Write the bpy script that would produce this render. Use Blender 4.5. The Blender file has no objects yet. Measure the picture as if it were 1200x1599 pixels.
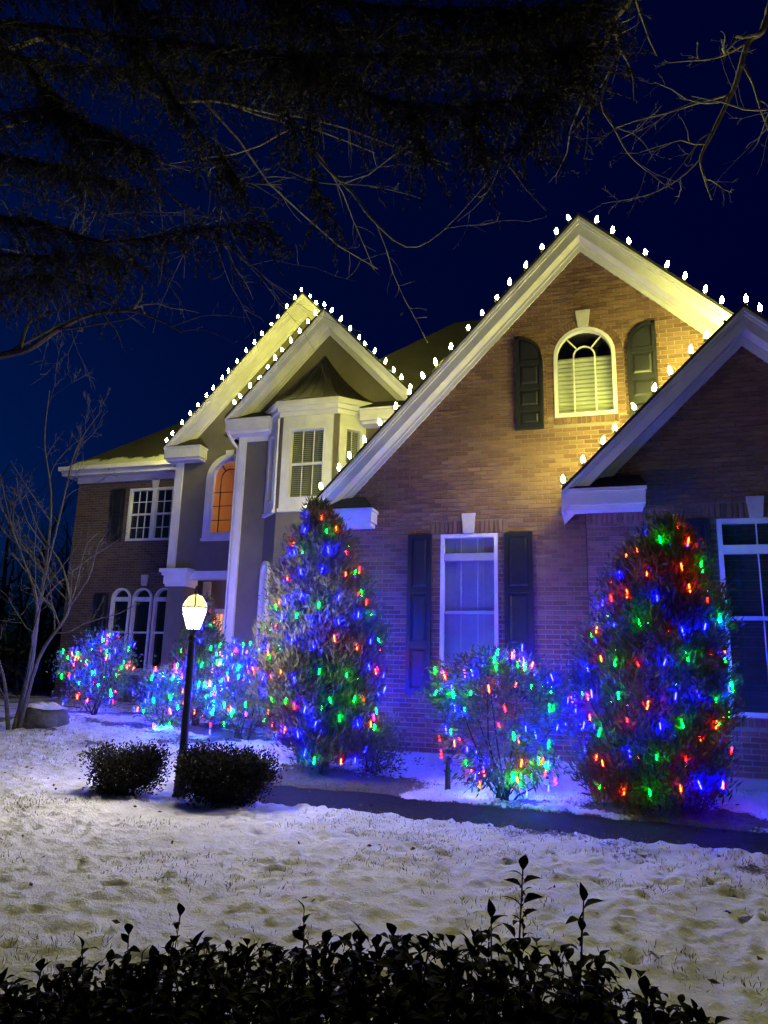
import bpy, math, random
import numpy as np
from mathutils import Matrix, Vector
from mathutils.geometry import tessellate_polygon
random.seed(7); RNG = np.random.default_rng(7)
sc = bpy.context.scene
COL = sc.collection
R = math.radians
EYE = 1.5

# ------------------------------------------------------------------ camera
F_PX, IMG_W, IMG_H = 1120.0, 1200.0, 1599.0
YAW, PITCH, ROLL = R(17.17), R(12.2), R(1.58)
_f = Vector((-math.sin(YAW)*math.cos(PITCH), math.cos(YAW)*math.cos(PITCH), math.sin(PITCH)))
_r = Vector((math.cos(YAW), math.sin(YAW), 0)); _u = _r.cross(_f)
cr = _r*math.cos(ROLL) + _u*math.sin(ROLL); cu = -_r*math.sin(ROLL) + _u*math.cos(ROLL)
cam = bpy.data.cameras.new('camera'); cam_o = bpy.data.objects.new('camera', cam); COL.objects.link(cam_o)
cam.sensor_fit = 'VERTICAL'; cam.sensor_height = 24.0; cam.lens = 24.0*F_PX/IMG_H
cam.clip_start = 0.05; cam.clip_end = 2000
cam_o.matrix_world = Matrix(((cr.x, cu.x, -_f.x, 0), (cr.y, cu.y, -_f.y, 0), (cr.z, cu.z, -_f.z, EYE), (0, 0, 0, 1)))
sc.camera = cam_o
def at(x, y, Y):                      # point of the place seen at photo pixel (x, y) when it stands at depth Y
    d = cr*((x-600)/F_PX) + cu*(-(y-799.5)/F_PX) + _f
    d = d*(Y/d.y); return Vector((d.x, d.y, d.z+EYE))
def pix(p):
    v = Vector(p)-Vector((0, 0, EYE)); w = v.dot(_f)
    return 600+F_PX*v.dot(cr)/w, 799.5-F_PX*v.dot(cu)/w

# ------------------------------------------------------------------ sky (dusk, sun below the horizon)
world = bpy.data.worlds.new('World'); sc.world = world; world.use_nodes = True
wn = world.node_tree; wn.nodes.clear()
wo = wn.nodes.new('ShaderNodeOutputWorld'); bg = wn.nodes.new('ShaderNodeBackground'); sky = wn.nodes.new('ShaderNodeTexSky')
sky.sky_type = 'NISHITA'; sky.sun_disc = False; sky.sun_elevation = R(-4.0); sky.sun_rotation = R(250)
sky.ozone_density = 8.0; sky.air_density = 1.0; sky.dust_density = 0.3
tint = wn.nodes.new('ShaderNodeMix'); tint.data_type = 'RGBA'; tint.blend_type = 'MULTIPLY'; tint.inputs[0].default_value = 1.0
tint.inputs[7].default_value = (0.03, 1.6, 1.0, 1)
wn.links.new(sky.outputs[0], tint.inputs[6]); wn.links.new(tint.outputs[2], bg.inputs[0]); wn.links.new(bg.outputs[0], wo.inputs[0])
bg.inputs[1].default_value = 1.7
sc.view_settings.view_transform = 'Standard'; sc.view_settings.look = 'None'
sc.view_settings.exposure = 0.0; sc.view_settings.gamma = 1.0; sc.view_settings.use_curve_mapping = False
cy = sc.cycles
cy.max_bounces = 6; cy.diffuse_bounces = 3; cy.glossy_bounces = 3; cy.transmission_bounces = 4; cy.transparent_max_bounces = 12
cy.sample_clamp_indirect = 4.0; cy.caustics_reflective = False; cy.caustics_refractive = False; cy.use_light_tree = True
LAMP_POWER = 325.0; ROOF_BULB = 750.0
BULB = {'blue': ((0.0003, 0.00035, 1.0), 2350.0), 'green': ((0.0, 1.0, 0.0065), 210.0), 'red': ((1.0, 0.0022, 0.002), 170.0), 'amber': ((1.0, 0.014, 0.0012), 190.0)}

# ------------------------------------------------------------------ helpers
WM = {}
def attach(o, parent, M):
    COL.objects.link(o)
    if parent is not None:
        o.parent = parent; o.matrix_parent_inverse = WM[parent].inverted()
    o.matrix_basis = M; WM[o] = M.copy(); return o
def empty(name, M=None, parent=None):
    if M is None: M = Matrix.Identity(4)
    elif not isinstance(M, Matrix): M = Matrix.Translation(M)
    o = bpy.data.objects.new(name, None); o.empty_display_size = 0.2
    return attach(o, parent, M)
def tag(o, label=None, cat=None, group=None, kind=None):
    if label: o['label'] = label
    if cat: o['category'] = cat
    if group: o['group'] = group
    if kind: o['kind'] = kind
    return o
def place(name, me, parent=None, M=None, m=None):
    if m is not None and not me.materials: me.materials.append(m)
    o = bpy.data.objects.new(name, me); return attach(o, parent, M if M is not None else Matrix.Identity(4))

class MB:
    def __init__(s): s.v = []; s.f = []; s.a = []
    def quad(s, a, b, c, d): n = len(s.v); s.v += [a, b, c, d]; s.f.append((n, n+1, n+2, n+3))
    def tri(s, a, b, c): n = len(s.v); s.v += [a, b, c]; s.f.append((n, n+1, n+2))
    def box(s, x0, x1, y0, y1, z0, z1):
        n = len(s.v)
        s.v += [(x0,y0,z0),(x1,y0,z0),(x1,y1,z0),(x0,y1,z0),(x0,y0,z1),(x1,y0,z1),(x1,y1,z1),(x0,y1,z1)]
        s.f += [tuple(n+i for i in q) for q in ((0,3,2,1),(4,5,6,7),(0,1,5,4),(1,2,6,5),(2,3,7,6),(3,0,4,7))]
        return s
    def prism(s, poly, y0, y1):           # poly in (x, z), counter-clockwise seen from -Y
        n = len(s.v); k = len(poly)
        s.v += [(x, y0, z) for x, z in poly] + [(x, y1, z) for x, z in poly]
        s.f.append(tuple(range(n, n+k))); s.f.append(tuple(range(n+2*k-1, n+k-1, -1)))
        for i in range(k):
            j = (i+1) % k; s.f.append((n+i, n+k+i, n+k+j, n+j))
        return s
    def vprism(s, poly, z0, z1):          # poly in (x, y), counter-clockwise seen from above
        n = len(s.v); k = len(poly)
        s.v += [(x, y, z0) for x, y in poly] + [(x, y, z1) for x, y in poly]
        s.f.append(tuple(range(n+k-1, n-1, -1))); s.f.append(tuple(range(n+k, n+2*k)))
        for i in range(k):
            j = (i+1) % k; s.f.append((n+i, n+j, n+k+j, n+k+i))
        return s
    def tube(s, pts, radii, sides=6, cap=True):
        n0 = len(s.v); pts = [Vector(p) for p in pts]; k = len(pts)
        ref = Vector((0.31, 0.87, 0.38))
        for i, p in enumerate(pts):
            t = (pts[min(i+1, k-1)]-pts[max(i-1, 0)])
            t = t.normalized() if t.length > 1e-9 else Vector((0, 0, 1))
            a = t.cross(ref)
            if a.length < 0.1: a = t.cross(Vector((1, 0, 0)))
            a.normalize(); b = t.cross(a); r = radii[i] if hasattr(radii, '__len__') else radii
            for q in range(sides):
                w = 2*math.pi*q/sides; c = p+a*(math.cos(w)*r)+b*(math.sin(w)*r); s.v.append((c.x, c.y, c.z))
        for i in range(k-1):
            for q in range(sides):
                q2 = (q+1) % sides
                s.f.append((n0+i*sides+q, n0+i*sides+q2, n0+(i+1)*sides+q2, n0+(i+1)*sides+q))
        if cap:
            s.f.append(tuple(n0+q for q in range(sides-1, -1, -1))); s.f.append(tuple(n0+(k-1)*sides+q for q in range(sides)))
        return s
    def lathe(s, prof, cx=0, cy=0, sides=16, rot=0.0):     # prof: (r, z) bottom to top
        n0 = len(s.v); k = len(prof)
        for r, z in prof:
            for q in range(sides):
                w = 2*math.pi*q/sides+rot; s.v.append((cx+r*math.cos(w), cy+r*math.sin(w), z))
        for i in range(k-1):
            for q in range(sides):
                q2 = (q+1) % sides; s.f.append((n0+i*sides+q, n0+i*sides+q2, n0+(i+1)*sides+q2, n0+(i+1)*sides+q))
        s.f.append(tuple(n0+q for q in range(sides-1, -1, -1))); s.f.append(tuple(n0+(k-1)*sides+q for q in range(sides)))
        return s
    def mesh(s, name, m=None, smooth=False, attr=None):
        me = bpy.data.meshes.new(name); me.from_pydata(s.v, [], s.f)
        if attr is not None:
            a = me.attributes.new('rnd', 'FLOAT', 'POINT'); a.data.foreach_set('value', np.asarray(attr, dtype=np.float32))
        if m is not None: me.materials.append(m)
        if smooth: me.shade_smooth()
        me.update(); return me
    def build(s, name, m, parent=None, M=None, smooth=False, attr=None):
        return place(name, s.mesh(name, m, smooth, attr), parent, M)

def np_mesh(name, V, Fc, m, attrs=None, smooth=False):
    me = bpy.data.meshes.new(name); V = np.asarray(V, np.float32); Fc = np.asarray(Fc, np.int32); k = Fc.shape[1]
    me.vertices.add(len(V)); me.vertices.foreach_set('co', V.ravel())
    me.loops.add(Fc.size); me.loops.foreach_set('vertex_index', Fc.ravel())
    me.polygons.add(len(Fc)); me.polygons.foreach_set('loop_start', np.arange(0, Fc.size, k, dtype=np.int32))
    if attrs:
        for nm, val in attrs.items():
            a = me.attributes.new(nm, 'FLOAT', 'POINT'); a.data.foreach_set('value', np.asarray(val, np.float32))
    if m is not None: me.materials.append(m)
    me.update(calc_edges=True)
    if smooth: me.shade_smooth()
    return me

_tab = RNG.random((256, 256))
def vnoise(x, y):
    x = np.asarray(x, float); y = np.asarray(y, float)
    xi = np.floor(x).astype(int); yi = np.floor(y).astype(int); fx = x-xi; fy = y-yi
    fx = fx*fx*(3-2*fx); fy = fy*fy*(3-2*fy)
    g = lambda a, b: _tab[a % 256, b % 256]
    return (g(xi, yi)*(1-fx)+g(xi+1, yi)*fx)*(1-fy)+(g(xi, yi+1)*(1-fx)+g(xi+1, yi+1)*fx)*fy
def fbm(x, y, o=4):
    r = 0; a = 0.5; t = 0
    for i in range(o): r = r+a*vnoise(x*2**i+17.3*i, y*2**i+5.1*i); t += a; a *= 0.5
    return r/t
def S(t): t = np.clip(t, 0, 1); return t*t*(3-2*t)

# ------------------------------------------------------------------ materials
def nmat(name):
    m = bpy.data.materials.new(name); m.use_nodes = True; nt = m.node_tree
    return m, nt, nt.nodes['Principled BSDF']
def mat(name, c1, c2=None, rough=0.7, scale=6.0, bump=0.0, bscale=None, metallic=0.0, spec=0.5, attr=None, coat=0.0):
    m, nt, p = nmat(name); p.inputs['Roughness'].default_value = rough; p.inputs['Metallic'].default_value = metallic
    p.inputs['Specular IOR Level'].default_value = spec
    p.inputs['Base Color'].default_value = (*c1, 1)
    tc = nt.nodes.new('ShaderNodeTexCoord')
    if c2 is not None:
        n = nt.nodes.new('ShaderNodeTexNoise'); n.inputs['Scale'].default_value = scale; n.inputs['Detail'].default_value = 6
        n.inputs['Roughness'].default_value = 0.65
        nt.links.new(tc.outputs['Object'], n.inputs['Vector'])
        rp = nt.nodes.new('ShaderNodeValToRGB'); rp.color_ramp.elements[0].position = 0.32; rp.color_ramp.elements[1].position = 0.68
        rp.color_ramp.elements[0].color = (*c1, 1); rp.color_ramp.elements[1].color = (*c2, 1)
        src = n.outputs['Fac']
        if attr:
            at_ = nt.nodes.new('ShaderNodeAttribute'); at_.attribute_name = attr
            oi = nt.nodes.new('ShaderNodeObjectInfo')
            ad = nt.nodes.new('ShaderNodeMath'); ad.operation = 'ADD'; nt.links.new(at_.outputs['Fac'], ad.inputs[0]); nt.links.new(oi.outputs['Random'], ad.inputs[1])
            fr = nt.nodes.new('ShaderNodeMath'); fr.operation = 'FRACT'; nt.links.new(ad.outputs[0], fr.inputs[0])
            mx = nt.nodes.new('ShaderNodeMath'); mx.operation = 'MULTIPLY_ADD'; nt.links.new(fr.outputs[0], mx.inputs[0]); mx.inputs[1].default_value = 0.6
            sb = nt.nodes.new('ShaderNodeMath'); sb.operation = 'MULTIPLY'; nt.links.new(n.outputs['Fac'], sb.inputs[0]); sb.inputs[1].default_value = 0.4
            nt.links.new(sb.outputs[0], mx.inputs[2]); src = mx.outputs[0]
            rp.color_ramp.elements[0].position = 0.15; rp.color_ramp.elements[1].position = 0.85
        nt.links.new(src, rp.inputs[0]); nt.links.new(rp.outputs[0], p.inputs['Base Color'])
    if bump:
        b = nt.nodes.new('ShaderNodeBump'); b.inputs['Strength'].default_value = bump; b.inputs['Distance'].default_value = 0.02
        n2 = nt.nodes.new('ShaderNodeTexNoise'); n2.inputs['Scale'].default_value = bscale or scale*6; n2.inputs['Detail'].default_value = 5
        nt.links.new(tc.outputs['Object'], n2.inputs['Vector']); nt.links.new(n2.outputs['Fac'], b.inputs['Height']); nt.links.new(b.outputs[0], p.inputs['Normal'])
    return m
def emis(name, col, strength):
    m = bpy.data.materials.new(name); m.use_nodes = True; nt = m.node_tree; nt.nodes.clear()
    o = nt.nodes.new('ShaderNodeOutputMaterial'); e = nt.nodes.new('ShaderNodeEmission')
    e.inputs[0].default_value = (*col, 1); e.inputs[1].default_value = strength; nt.links.new(e.outputs[0], o.inputs[0]); return m
def glass(name, tintc=(0.9, 0.93, 0.95), refl=0.06):
    m = bpy.data.materials.new(name); m.use_nodes = True; nt = m.node_tree; nt.nodes.clear()
    o = nt.nodes.new('ShaderNodeOutputMaterial'); t = nt.nodes.new('ShaderNodeBsdfTransparent'); g = nt.nodes.new('ShaderNodeBsdfGlossy')
    t.inputs[0].default_value = (*tintc, 1); g.inputs['Roughness'].default_value = 0.03
    lw = nt.nodes.new('ShaderNodeLayerWeight'); lw.inputs[0].default_value = 0.5
    pw = nt.nodes.new('ShaderNodeMath'); pw.operation = 'POWER'; pw.inputs[1].default_value = 5.0; nt.links.new(lw.outputs['Facing'], pw.inputs[0])
    fr = nt.nodes.new('ShaderNodeMath'); fr.operation = 'MULTIPLY_ADD'; fr.inputs[1].default_value = 0.9; fr.inputs[2].default_value = refl; nt.links.new(pw.outputs[0], fr.inputs[0])
    mx = nt.nodes.new('ShaderNodeMixShader'); nt.links.new(fr.outputs[0], mx.inputs[0]); nt.links.new(t.outputs[0], mx.inputs[1]); nt.links.new(g.outputs[0], mx.inputs[2])
    nt.links.new(mx.outputs[0], o.inputs[0]); return m

M = {}
M['brick'] = mat('brick', (0.14, 0.062, 0.038), (0.29, 0.162, 0.098), 0.85, 9, 0.6, 60, attr='rnd')
def weather(m, scale=0.7, lo=0.72, hi=1.12):
    nt = m.node_tree; p = nt.nodes['Principled BSDF']; src = p.inputs['Base Color'].links[0].from_socket
    g_ = nt.nodes.new('ShaderNodeNewGeometry'); n = nt.nodes.new('ShaderNodeTexNoise'); n.inputs['Scale'].default_value = scale; n.inputs['Detail'].default_value = 5; nt.links.new(g_.outputs['Position'], n.inputs['Vector'])
    mr = nt.nodes.new('ShaderNodeMapRange'); mr.inputs[1].default_value = .3; mr.inputs[2].default_value = .7; mr.inputs[3].default_value = lo; mr.inputs[4].default_value = hi; nt.links.new(n.outputs['Fac'], mr.inputs[0])
    mx = nt.nodes.new('ShaderNodeMix'); mx.data_type = 'RGBA'; mx.blend_type = 'MULTIPLY'; mx.inputs[0].default_value = 1.0; nt.links.new(src, mx.inputs[6]); nt.links.new(mr.outputs[0], mx.inputs[7]); nt.links.new(mx.outputs[2], p.inputs['Base Color'])
weather(M['brick'])
M['mortar'] = mat('mortar', (0.25, 0.21, 0.165), (0.33, 0.28, 0.22), 0.9, 14, 0.4, 80)
M['white'] = mat('white_trim', (0.62, 0.605, 0.57), (0.78, 0.77, 0.74), 0.5, 2.2, 0.12, 40)
M['stone'] = mat('cast_stone', (0.50, 0.47, 0.42), (0.62, 0.59, 0.53), 0.8, 8, 0.3, 50)
M['stucco'] = mat('taupe_stucco', (0.135, 0.118, 0.088), (0.17, 0.15, 0.112), 0.9, 2.5, 0.5, 120)
weather(M['mortar'], 1.1, .75, 1.1); weather(M['stucco'], 0.8, .82, 1.08)
M['shingle'] = None
M['shutter'] = mat('black_shutter_paint', (0.012, 0.013, 0.018), (0.02, 0.021, 0.026), 0.4, 4, 0.1, 30)
M['metalroof'] = mat('dark_metal_roof', (0.014, 0.013, 0.011), (0.024, 0.021, 0.017), 0.5, 5, 0.1, 20, metallic=0.3)
M['concrete'] = mat('foundation', (0.38, 0.37, 0.36), (0.5, 0.49, 0.47), 0.9, 4, 0.4, 30)
M['glass'] = glass('window_glass')
M['blind'] = mat('blind_slats', (0.34, 0.34, 0.33), (0.42, 0.42, 0.40), 0.6, 3)
M['blind_dark'] = mat('dark_blind_slats', (0.07, 0.07, 0.07), (0.10, 0.10, 0.10), 0.6, 3)
M['shade'] = mat('window_shade', (0.42, 0.43, 0.34), (0.48, 0.49, 0.39), 0.8, 3)
M['room'] = mat('dark_room', (0.02, 0.02, 0.022), None, 0.9)  # near-black lining: the unlit room's darkness is put into the colour
M['room_warm'] = mat('tan_room', (0.62, 0.40, 0.20), (0.68, 0.44, 0.23), 0.9, 1.5)
M['blackmetal'] = mat('black_metal', (0.008, 0.008, 0.009), (0.014, 0.014, 0.015), 0.45, 20, 0.1)
M['lamp_glass'] = emis('lamp_glass_glow', (1.0, 0.86, 0.42), 7.0)
M['lamp_cap_glass'] = emis('lamp_cap_glow', (1.0, 0.86, 0.36), 0.95)
M['green_wire'] = mat('green_wire', (0.01, 0.03, 0.012), None, 0.5)
M['door'] = mat('door_paint', (0.10, 0.06, 0.035), (0.14, 0.085, 0.05), 0.4, 5)
M['bark'] = mat('grey_bark', (0.05, 0.042, 0.034), (0.10, 0.086, 0.07), 0.95, 14, 0.8, 60)
M['bark_dark'] = mat('dark_bark', (0.018, 0.014, 0.011), (0.04, 0.031, 0.023), 0.95, 14, 0.8, 60)
M['twig'] = mat('bare_twig', (0.055, 0.047, 0.034), (0.10, 0.086, 0.06), 0.9, 10)
M['twig_lit'] = mat('lit_twig', (0.11, 0.094, 0.062), (0.20, 0.17, 0.11), 0.9, 10)  # brighter copy of the twig bark; yellow roof light is put into its colour
M['arbor'] = mat('arborvitae_leaf', (0.05, 0.055, 0.032), (0.115, 0.11, 0.07), 0.75, 5, attr='rnd')
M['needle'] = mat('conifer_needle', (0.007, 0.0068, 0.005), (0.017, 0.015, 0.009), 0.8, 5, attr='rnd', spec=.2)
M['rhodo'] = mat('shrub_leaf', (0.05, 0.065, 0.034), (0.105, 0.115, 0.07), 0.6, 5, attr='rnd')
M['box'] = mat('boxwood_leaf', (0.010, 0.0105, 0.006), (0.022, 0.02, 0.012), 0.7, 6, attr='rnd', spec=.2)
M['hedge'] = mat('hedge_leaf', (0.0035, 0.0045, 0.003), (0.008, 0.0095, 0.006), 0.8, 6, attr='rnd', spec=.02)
M['rock'] = mat('grey_rock', (0.05, 0.048, 0.045), (0.11, 0.105, 0.10), 0.9, 9, 1.0, 20)
M['grass'] = mat('winter_grass', (0.10, 0.085, 0.04), (0.19, 0.165, 0.085), 0.9, 5, attr='rnd')
M['litter'] = mat('dead_leaf', (0.05, 0.032, 0.018), (0.11, 0.07, 0.04), 0.9, 5, attr='rnd')

def shingle_mat(name, snow=False):
    m, nt, p = nmat(name); p.inputs['Roughness'].default_value = 0.9
    tc = nt.nodes.new('ShaderNodeTexCoord'); mp = nt.nodes.new('ShaderNodeMapping'); nt.links.new(tc.outputs['Object'], mp.inputs[0])
    sx = nt.nodes.new('ShaderNodeSeparateXYZ'); nt.links.new(mp.outputs[0], sx.inputs[0])
    ad = nt.nodes.new('ShaderNodeMath'); ad.operation = 'ADD'; nt.links.new(sx.outputs[0], ad.inputs[0]); nt.links.new(sx.outputs[1], ad.inputs[1])
    cb = nt.nodes.new('ShaderNodeCombineXYZ'); nt.links.new(ad.outputs[0], cb.inputs[0]); nt.links.new(sx.outputs[2], cb.inputs[1])
    b = nt.nodes.new('ShaderNodeTexBrick'); b.inputs['Scale'].default_value = 1.0; b.inputs['Brick Width'].default_value = 0.32; b.inputs['Row Height'].default_value = 0.10
    b.inputs['Mortar Size'].default_value = 0.008; b.inputs['Color1'].default_value = (0.018, 0.016, 0.014, 1); b.inputs['Color2'].default_value = (0.026, 0.024, 0.021, 1); b.inputs['Mortar'].default_value = (0.009, 0.008, 0.007, 1)
    nt.links.new(cb.outputs[0], b.inputs['Vector'])
    out = b.outputs['Color']
    if snow:
        n = nt.nodes.new('ShaderNodeTexNoise'); n.inputs['Scale'].default_value = 2.2; n.inputs['Detail'].default_value = 8; n.inputs['Roughness'].default_value = 0.7
        nt.links.new(tc.outputs['Object'], n.inputs['Vector'])
        mr = nt.nodes.new('ShaderNodeMapRange'); mr.inputs[1].default_value = 6.62; mr.inputs[2].default_value = 7.10; mr.inputs[3].default_value = 0.62; mr.inputs[4].default_value = -0.25
        nt.links.new(sx.outputs[2], mr.inputs[0])
        a2 = nt.nodes.new('ShaderNodeMath'); a2.operation = 'ADD'; nt.links.new(mr.outputs[0], a2.inputs[0]); nt.links.new(n.outputs['Fac'], a2.inputs[1])
        rp = nt.nodes.new('ShaderNodeValToRGB'); rp.color_ramp.elements[0].position = 0.60; rp.color_ramp.elements[1].position = 0.72; nt.links.new(a2.outputs[0], rp.inputs[0])
        mx = nt.nodes.new('ShaderNodeMix'); mx.data_type = 'RGBA'; nt.links.new(rp.outputs[0], mx.inputs[0]); nt.links.new(out, mx.inputs[6]); mx.inputs[7].default_value = (0.5, 0.51, 0.53, 1); out = mx.outputs[2]
    nt.links.new(out, p.inputs['Base Color'])
    bp = nt.nodes.new('ShaderNodeBump'); bp.inputs['Strength'].default_value = 0.6; bp.inputs['Distance'].default_value = 0.02; nt.links.new(b.outputs['Fac'], bp.inputs['Height']); bp.invert = True
    nt.links.new(bp.outputs[0], p.inputs['Normal']); return m
M['shingle'] = shingle_mat('roof_shingle'); M['shingle_snow'] = shingle_mat('roof_shingle_snow', True)

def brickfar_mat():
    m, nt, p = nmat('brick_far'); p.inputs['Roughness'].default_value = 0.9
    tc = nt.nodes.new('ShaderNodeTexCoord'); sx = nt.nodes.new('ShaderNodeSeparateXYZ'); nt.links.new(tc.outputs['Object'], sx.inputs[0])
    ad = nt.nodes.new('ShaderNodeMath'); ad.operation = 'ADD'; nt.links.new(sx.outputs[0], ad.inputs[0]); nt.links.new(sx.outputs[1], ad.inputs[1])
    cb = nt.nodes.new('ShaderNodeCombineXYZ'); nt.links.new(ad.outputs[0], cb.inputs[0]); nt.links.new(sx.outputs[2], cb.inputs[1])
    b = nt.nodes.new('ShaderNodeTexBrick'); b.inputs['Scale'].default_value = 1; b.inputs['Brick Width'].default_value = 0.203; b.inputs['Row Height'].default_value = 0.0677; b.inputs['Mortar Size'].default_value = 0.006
    b.inputs['Color1'].default_value = (0.075, 0.045, 0.034, 1); b.inputs['Color2'].default_value = (0.135, 0.088, 0.066, 1); b.inputs['Mortar'].default_value = (0.16, 0.14, 0.12, 1)  # darker copy of the near brick; the wing's dimness is put into the colour
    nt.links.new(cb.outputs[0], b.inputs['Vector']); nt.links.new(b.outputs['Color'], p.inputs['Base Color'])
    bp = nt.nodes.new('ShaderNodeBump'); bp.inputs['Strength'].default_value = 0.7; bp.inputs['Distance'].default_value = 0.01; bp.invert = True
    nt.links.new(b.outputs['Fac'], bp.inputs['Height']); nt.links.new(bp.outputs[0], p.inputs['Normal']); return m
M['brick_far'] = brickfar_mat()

def snow_mat():
    m, nt, p = nmat('snow_ground'); p.inputs['Roughness'].default_value = 0.75; p.inputs['Specular IOR Level'].default_value = 0.3
    tc = nt.nodes.new('ShaderNodeTexCoord'); at_ = nt.nodes.new('ShaderNodeAttribute'); at_.attribute_name = 'bare'
    n = nt.nodes.new('ShaderNodeTexNoise'); n.inputs['Scale'].default_value = 26; n.inputs['Detail'].default_value = 7; n.inputs['Roughness'].default_value = 0.75; nt.links.new(tc.outputs['Object'], n.inputs['Vector'])
    ad = nt.nodes.new('ShaderNodeMath'); ad.operation = 'ADD'; nt.links.new(at_.outputs['Fac'], ad.inputs[0]); nt.links.new(n.outputs['Fac'], ad.inputs[1])
    rp = nt.nodes.new('ShaderNodeValToRGB'); rp.color_ramp.elements[0].position = 0.86; rp.color_ramp.elements[1].position = 1.10; nt.links.new(ad.outputs[0], rp.inputs[0])
    n3 = nt.nodes.new('ShaderNodeTexNoise'); n3.inputs['Scale'].default_value = 40; n3.inputs['Detail'].default_value = 5; nt.links.new(tc.outputs['Object'], n3.inputs['Vector'])
    sr = nt.nodes.new('ShaderNodeValToRGB'); sr.color_ramp.elements[0].position = 0.3; sr.color_ramp.elements[0].color = (0.045, 0.041, 0.036, 1); sr.color_ramp.elements[1].position = 0.7; sr.color_ramp.elements[1].color = (0.115, 0.105, 0.09, 1); nt.links.new(n3.outputs['Fac'], sr.inputs[0])
    n4 = nt.nodes.new('ShaderNodeTexNoise'); n4.inputs['Scale'].default_value = 3; n4.inputs['Detail'].default_value = 6; nt.links.new(tc.outputs['Object'], n4.inputs['Vector'])
    wr = nt.nodes.new('ShaderNodeValToRGB'); wr.color_ramp.elements[0].position = 0.3; wr.color_ramp.elements[0].color = (0.52, 0.515, 0.585, 1); wr.color_ramp.elements[1].position = 0.7; wr.color_ramp.elements[1].color = (0.68, 0.675, 0.76, 1); nt.links.new(n4.outputs['Fac'], wr.inputs[0])
    mx = nt.nodes.new('ShaderNodeMix'); mx.data_type = 'RGBA'; nt.links.new(rp.outputs[0], mx.inputs[0]); nt.links.new(wr.outputs[0], mx.inputs[6]); nt.links.new(sr.outputs[0], mx.inputs[7]); nt.links.new(mx.outputs[2], p.inputs['Base Color'])
    b = nt.nodes.new('ShaderNodeBump'); b.inputs['Strength'].default_value = 0.9; b.inputs['Distance'].default_value = 0.035
    n2 = nt.nodes.new('ShaderNodeTexNoise'); n2.inputs['Scale'].default_value = 34; n2.inputs['Detail'].default_value = 7; n2.inputs['Roughness'].default_value = 0.7; nt.links.new(tc.outputs['Object'], n2.inputs['Vector'])
    nt.links.new(n2.outputs['Fac'], b.inputs['Height']); nt.links.new(b.outputs[0], p.inputs['Normal']); return m
M['snow'] = snow_mat()
M['path'] = mat('dark_walkway', (0.008, 0.0075, 0.007), (0.022, 0.02, 0.018), 0.9, 18, 0.6, 70, spec=.1)

# ------------------------------------------------------------------ ground
def path_near(x): return 7.33-0.085*(x+2.9)
def path_far(x): return 8.40-0.105*(x+1.8)
def ground_z(x, y):
    x = np.asarray(x, float); y = np.asarray(y, float)
    h = 0.05+0.10*S((y-8.4)/1.8)
    h = h+0.30*S((-x-3.6)/5.0)*S((y-7.6)/3.2)
    h = h-1.2*S((-x-9.6)/4.0)*S((12.6-y)/3.0)
    h = h+0.05*(fbm(x*0.45+3, y*0.45, 3)-0.5)
    return h
def snow_detail(x, y):
    d = 0.05*(fbm(x*1.7, y*1.7, 3)-0.5)+0.022*(fbm(x*6+9, y*6, 4)-0.5)
    d = d+0.045*np.clip(fbm(x*13+31, y*13, 3)-0.45, 0, 1)*2
    return d
PRINTS = []
for (x0, y0, x1, y1, n) in ((-6.8, 5.2, -2.2, 6.4, 15), (-2.0, 6.4, 1.2, 5.2, 11), (-3.5, 4.2, -0.4, 5.9, 9), (0.0, 4.2, 1.3, 6.2, 9), (-6.0, 6.6, -4.4, 5.0, 9), (-4.6, 5.7, -3.4, 4.6, 6)):
    for i in range(n):
        t = i/(n-1.0); PRINTS.append((x0+(x1-x0)*t+random.gauss(0, .10), y0+(y1-y0)*t+random.gauss(0, .10)+(0.11 if i % 2 else -0.11), random.uniform(.04, .065), math.atan2(y1-y0, x1-x0)+random.gauss(0, .3)))
for i in range(90): PRINTS.append((random.uniform(-6.5, 1.5), random.uniform(3.2, 7.0), random.uniform(.02, .045), random.uniform(0, 3.1)))
xs = np.concatenate([np.linspace(-160, -30, 12)[:-1], np.linspace(-30, -11, 30)[:-1], np.arange(-11, 3.2, 0.032), np.linspace(3.25, 12, 50)[1:], np.linspace(12, 160, 14)[1:]])
ys = np.concatenate([np.linspace(-60, -2, 10)[:-1], np.linspace(-2, 2.4, 24)[:-1], np.arange(2.4, 10.8, 0.028), np.linspace(10.85, 17, 90)[1:], np.linspace(17, 40, 20)[1:], np.linspace(40, 400, 14)[1:]])
GX, GY = np.meshgrid(xs, ys); base = ground_z(GX, GY); det = snow_detail(GX, GY)
pn, pf = path_near(GX), path_far(GX)
wob = 0.22*(fbm(GX*2.2, GY*0.7+40, 4)-0.5)+0.12*(fbm(GX*9, GY*3+11, 3)-0.5)
inp = S((GY+wob-pn)/0.10+0.5)*S((pf-GY+wob*1.6)/0.12+0.5)*S((GX+4.9)/0.5)
GZ = base+det+0.03
for (px, py, pr, pa) in PRINTS:
    i0, i1 = np.searchsorted(ys, [py-0.3, py+0.3]); j0, j1 = np.searchsorted(xs, [px-0.3, px+0.3])
    dx = GX[i0:i1, j0:j1]-px; dy = GY[i0:i1, j0:j1]-py; c, s_ = math.cos(pa), math.sin(pa)
    u = (dx*c+dy*s_)/(pr*1.7); v = (-dx*s_+dy*c)/pr; q = np.sqrt(u*u+v*v)
    GZ[i0:i1, j0:j1] += pr*0.6*(-np.exp(-q**2*1.4)+0.38*np.exp(-((q-1.35)/0.3)**2))
GZ = GZ*(1-inp)+(base-0.03)*inp
bare = 0.62*(fbm(GX*1.3+60, GY*2.2, 4)-0.40)+0.30*(fbm(GX*5+21, GY*8, 3)-0.5)
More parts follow.
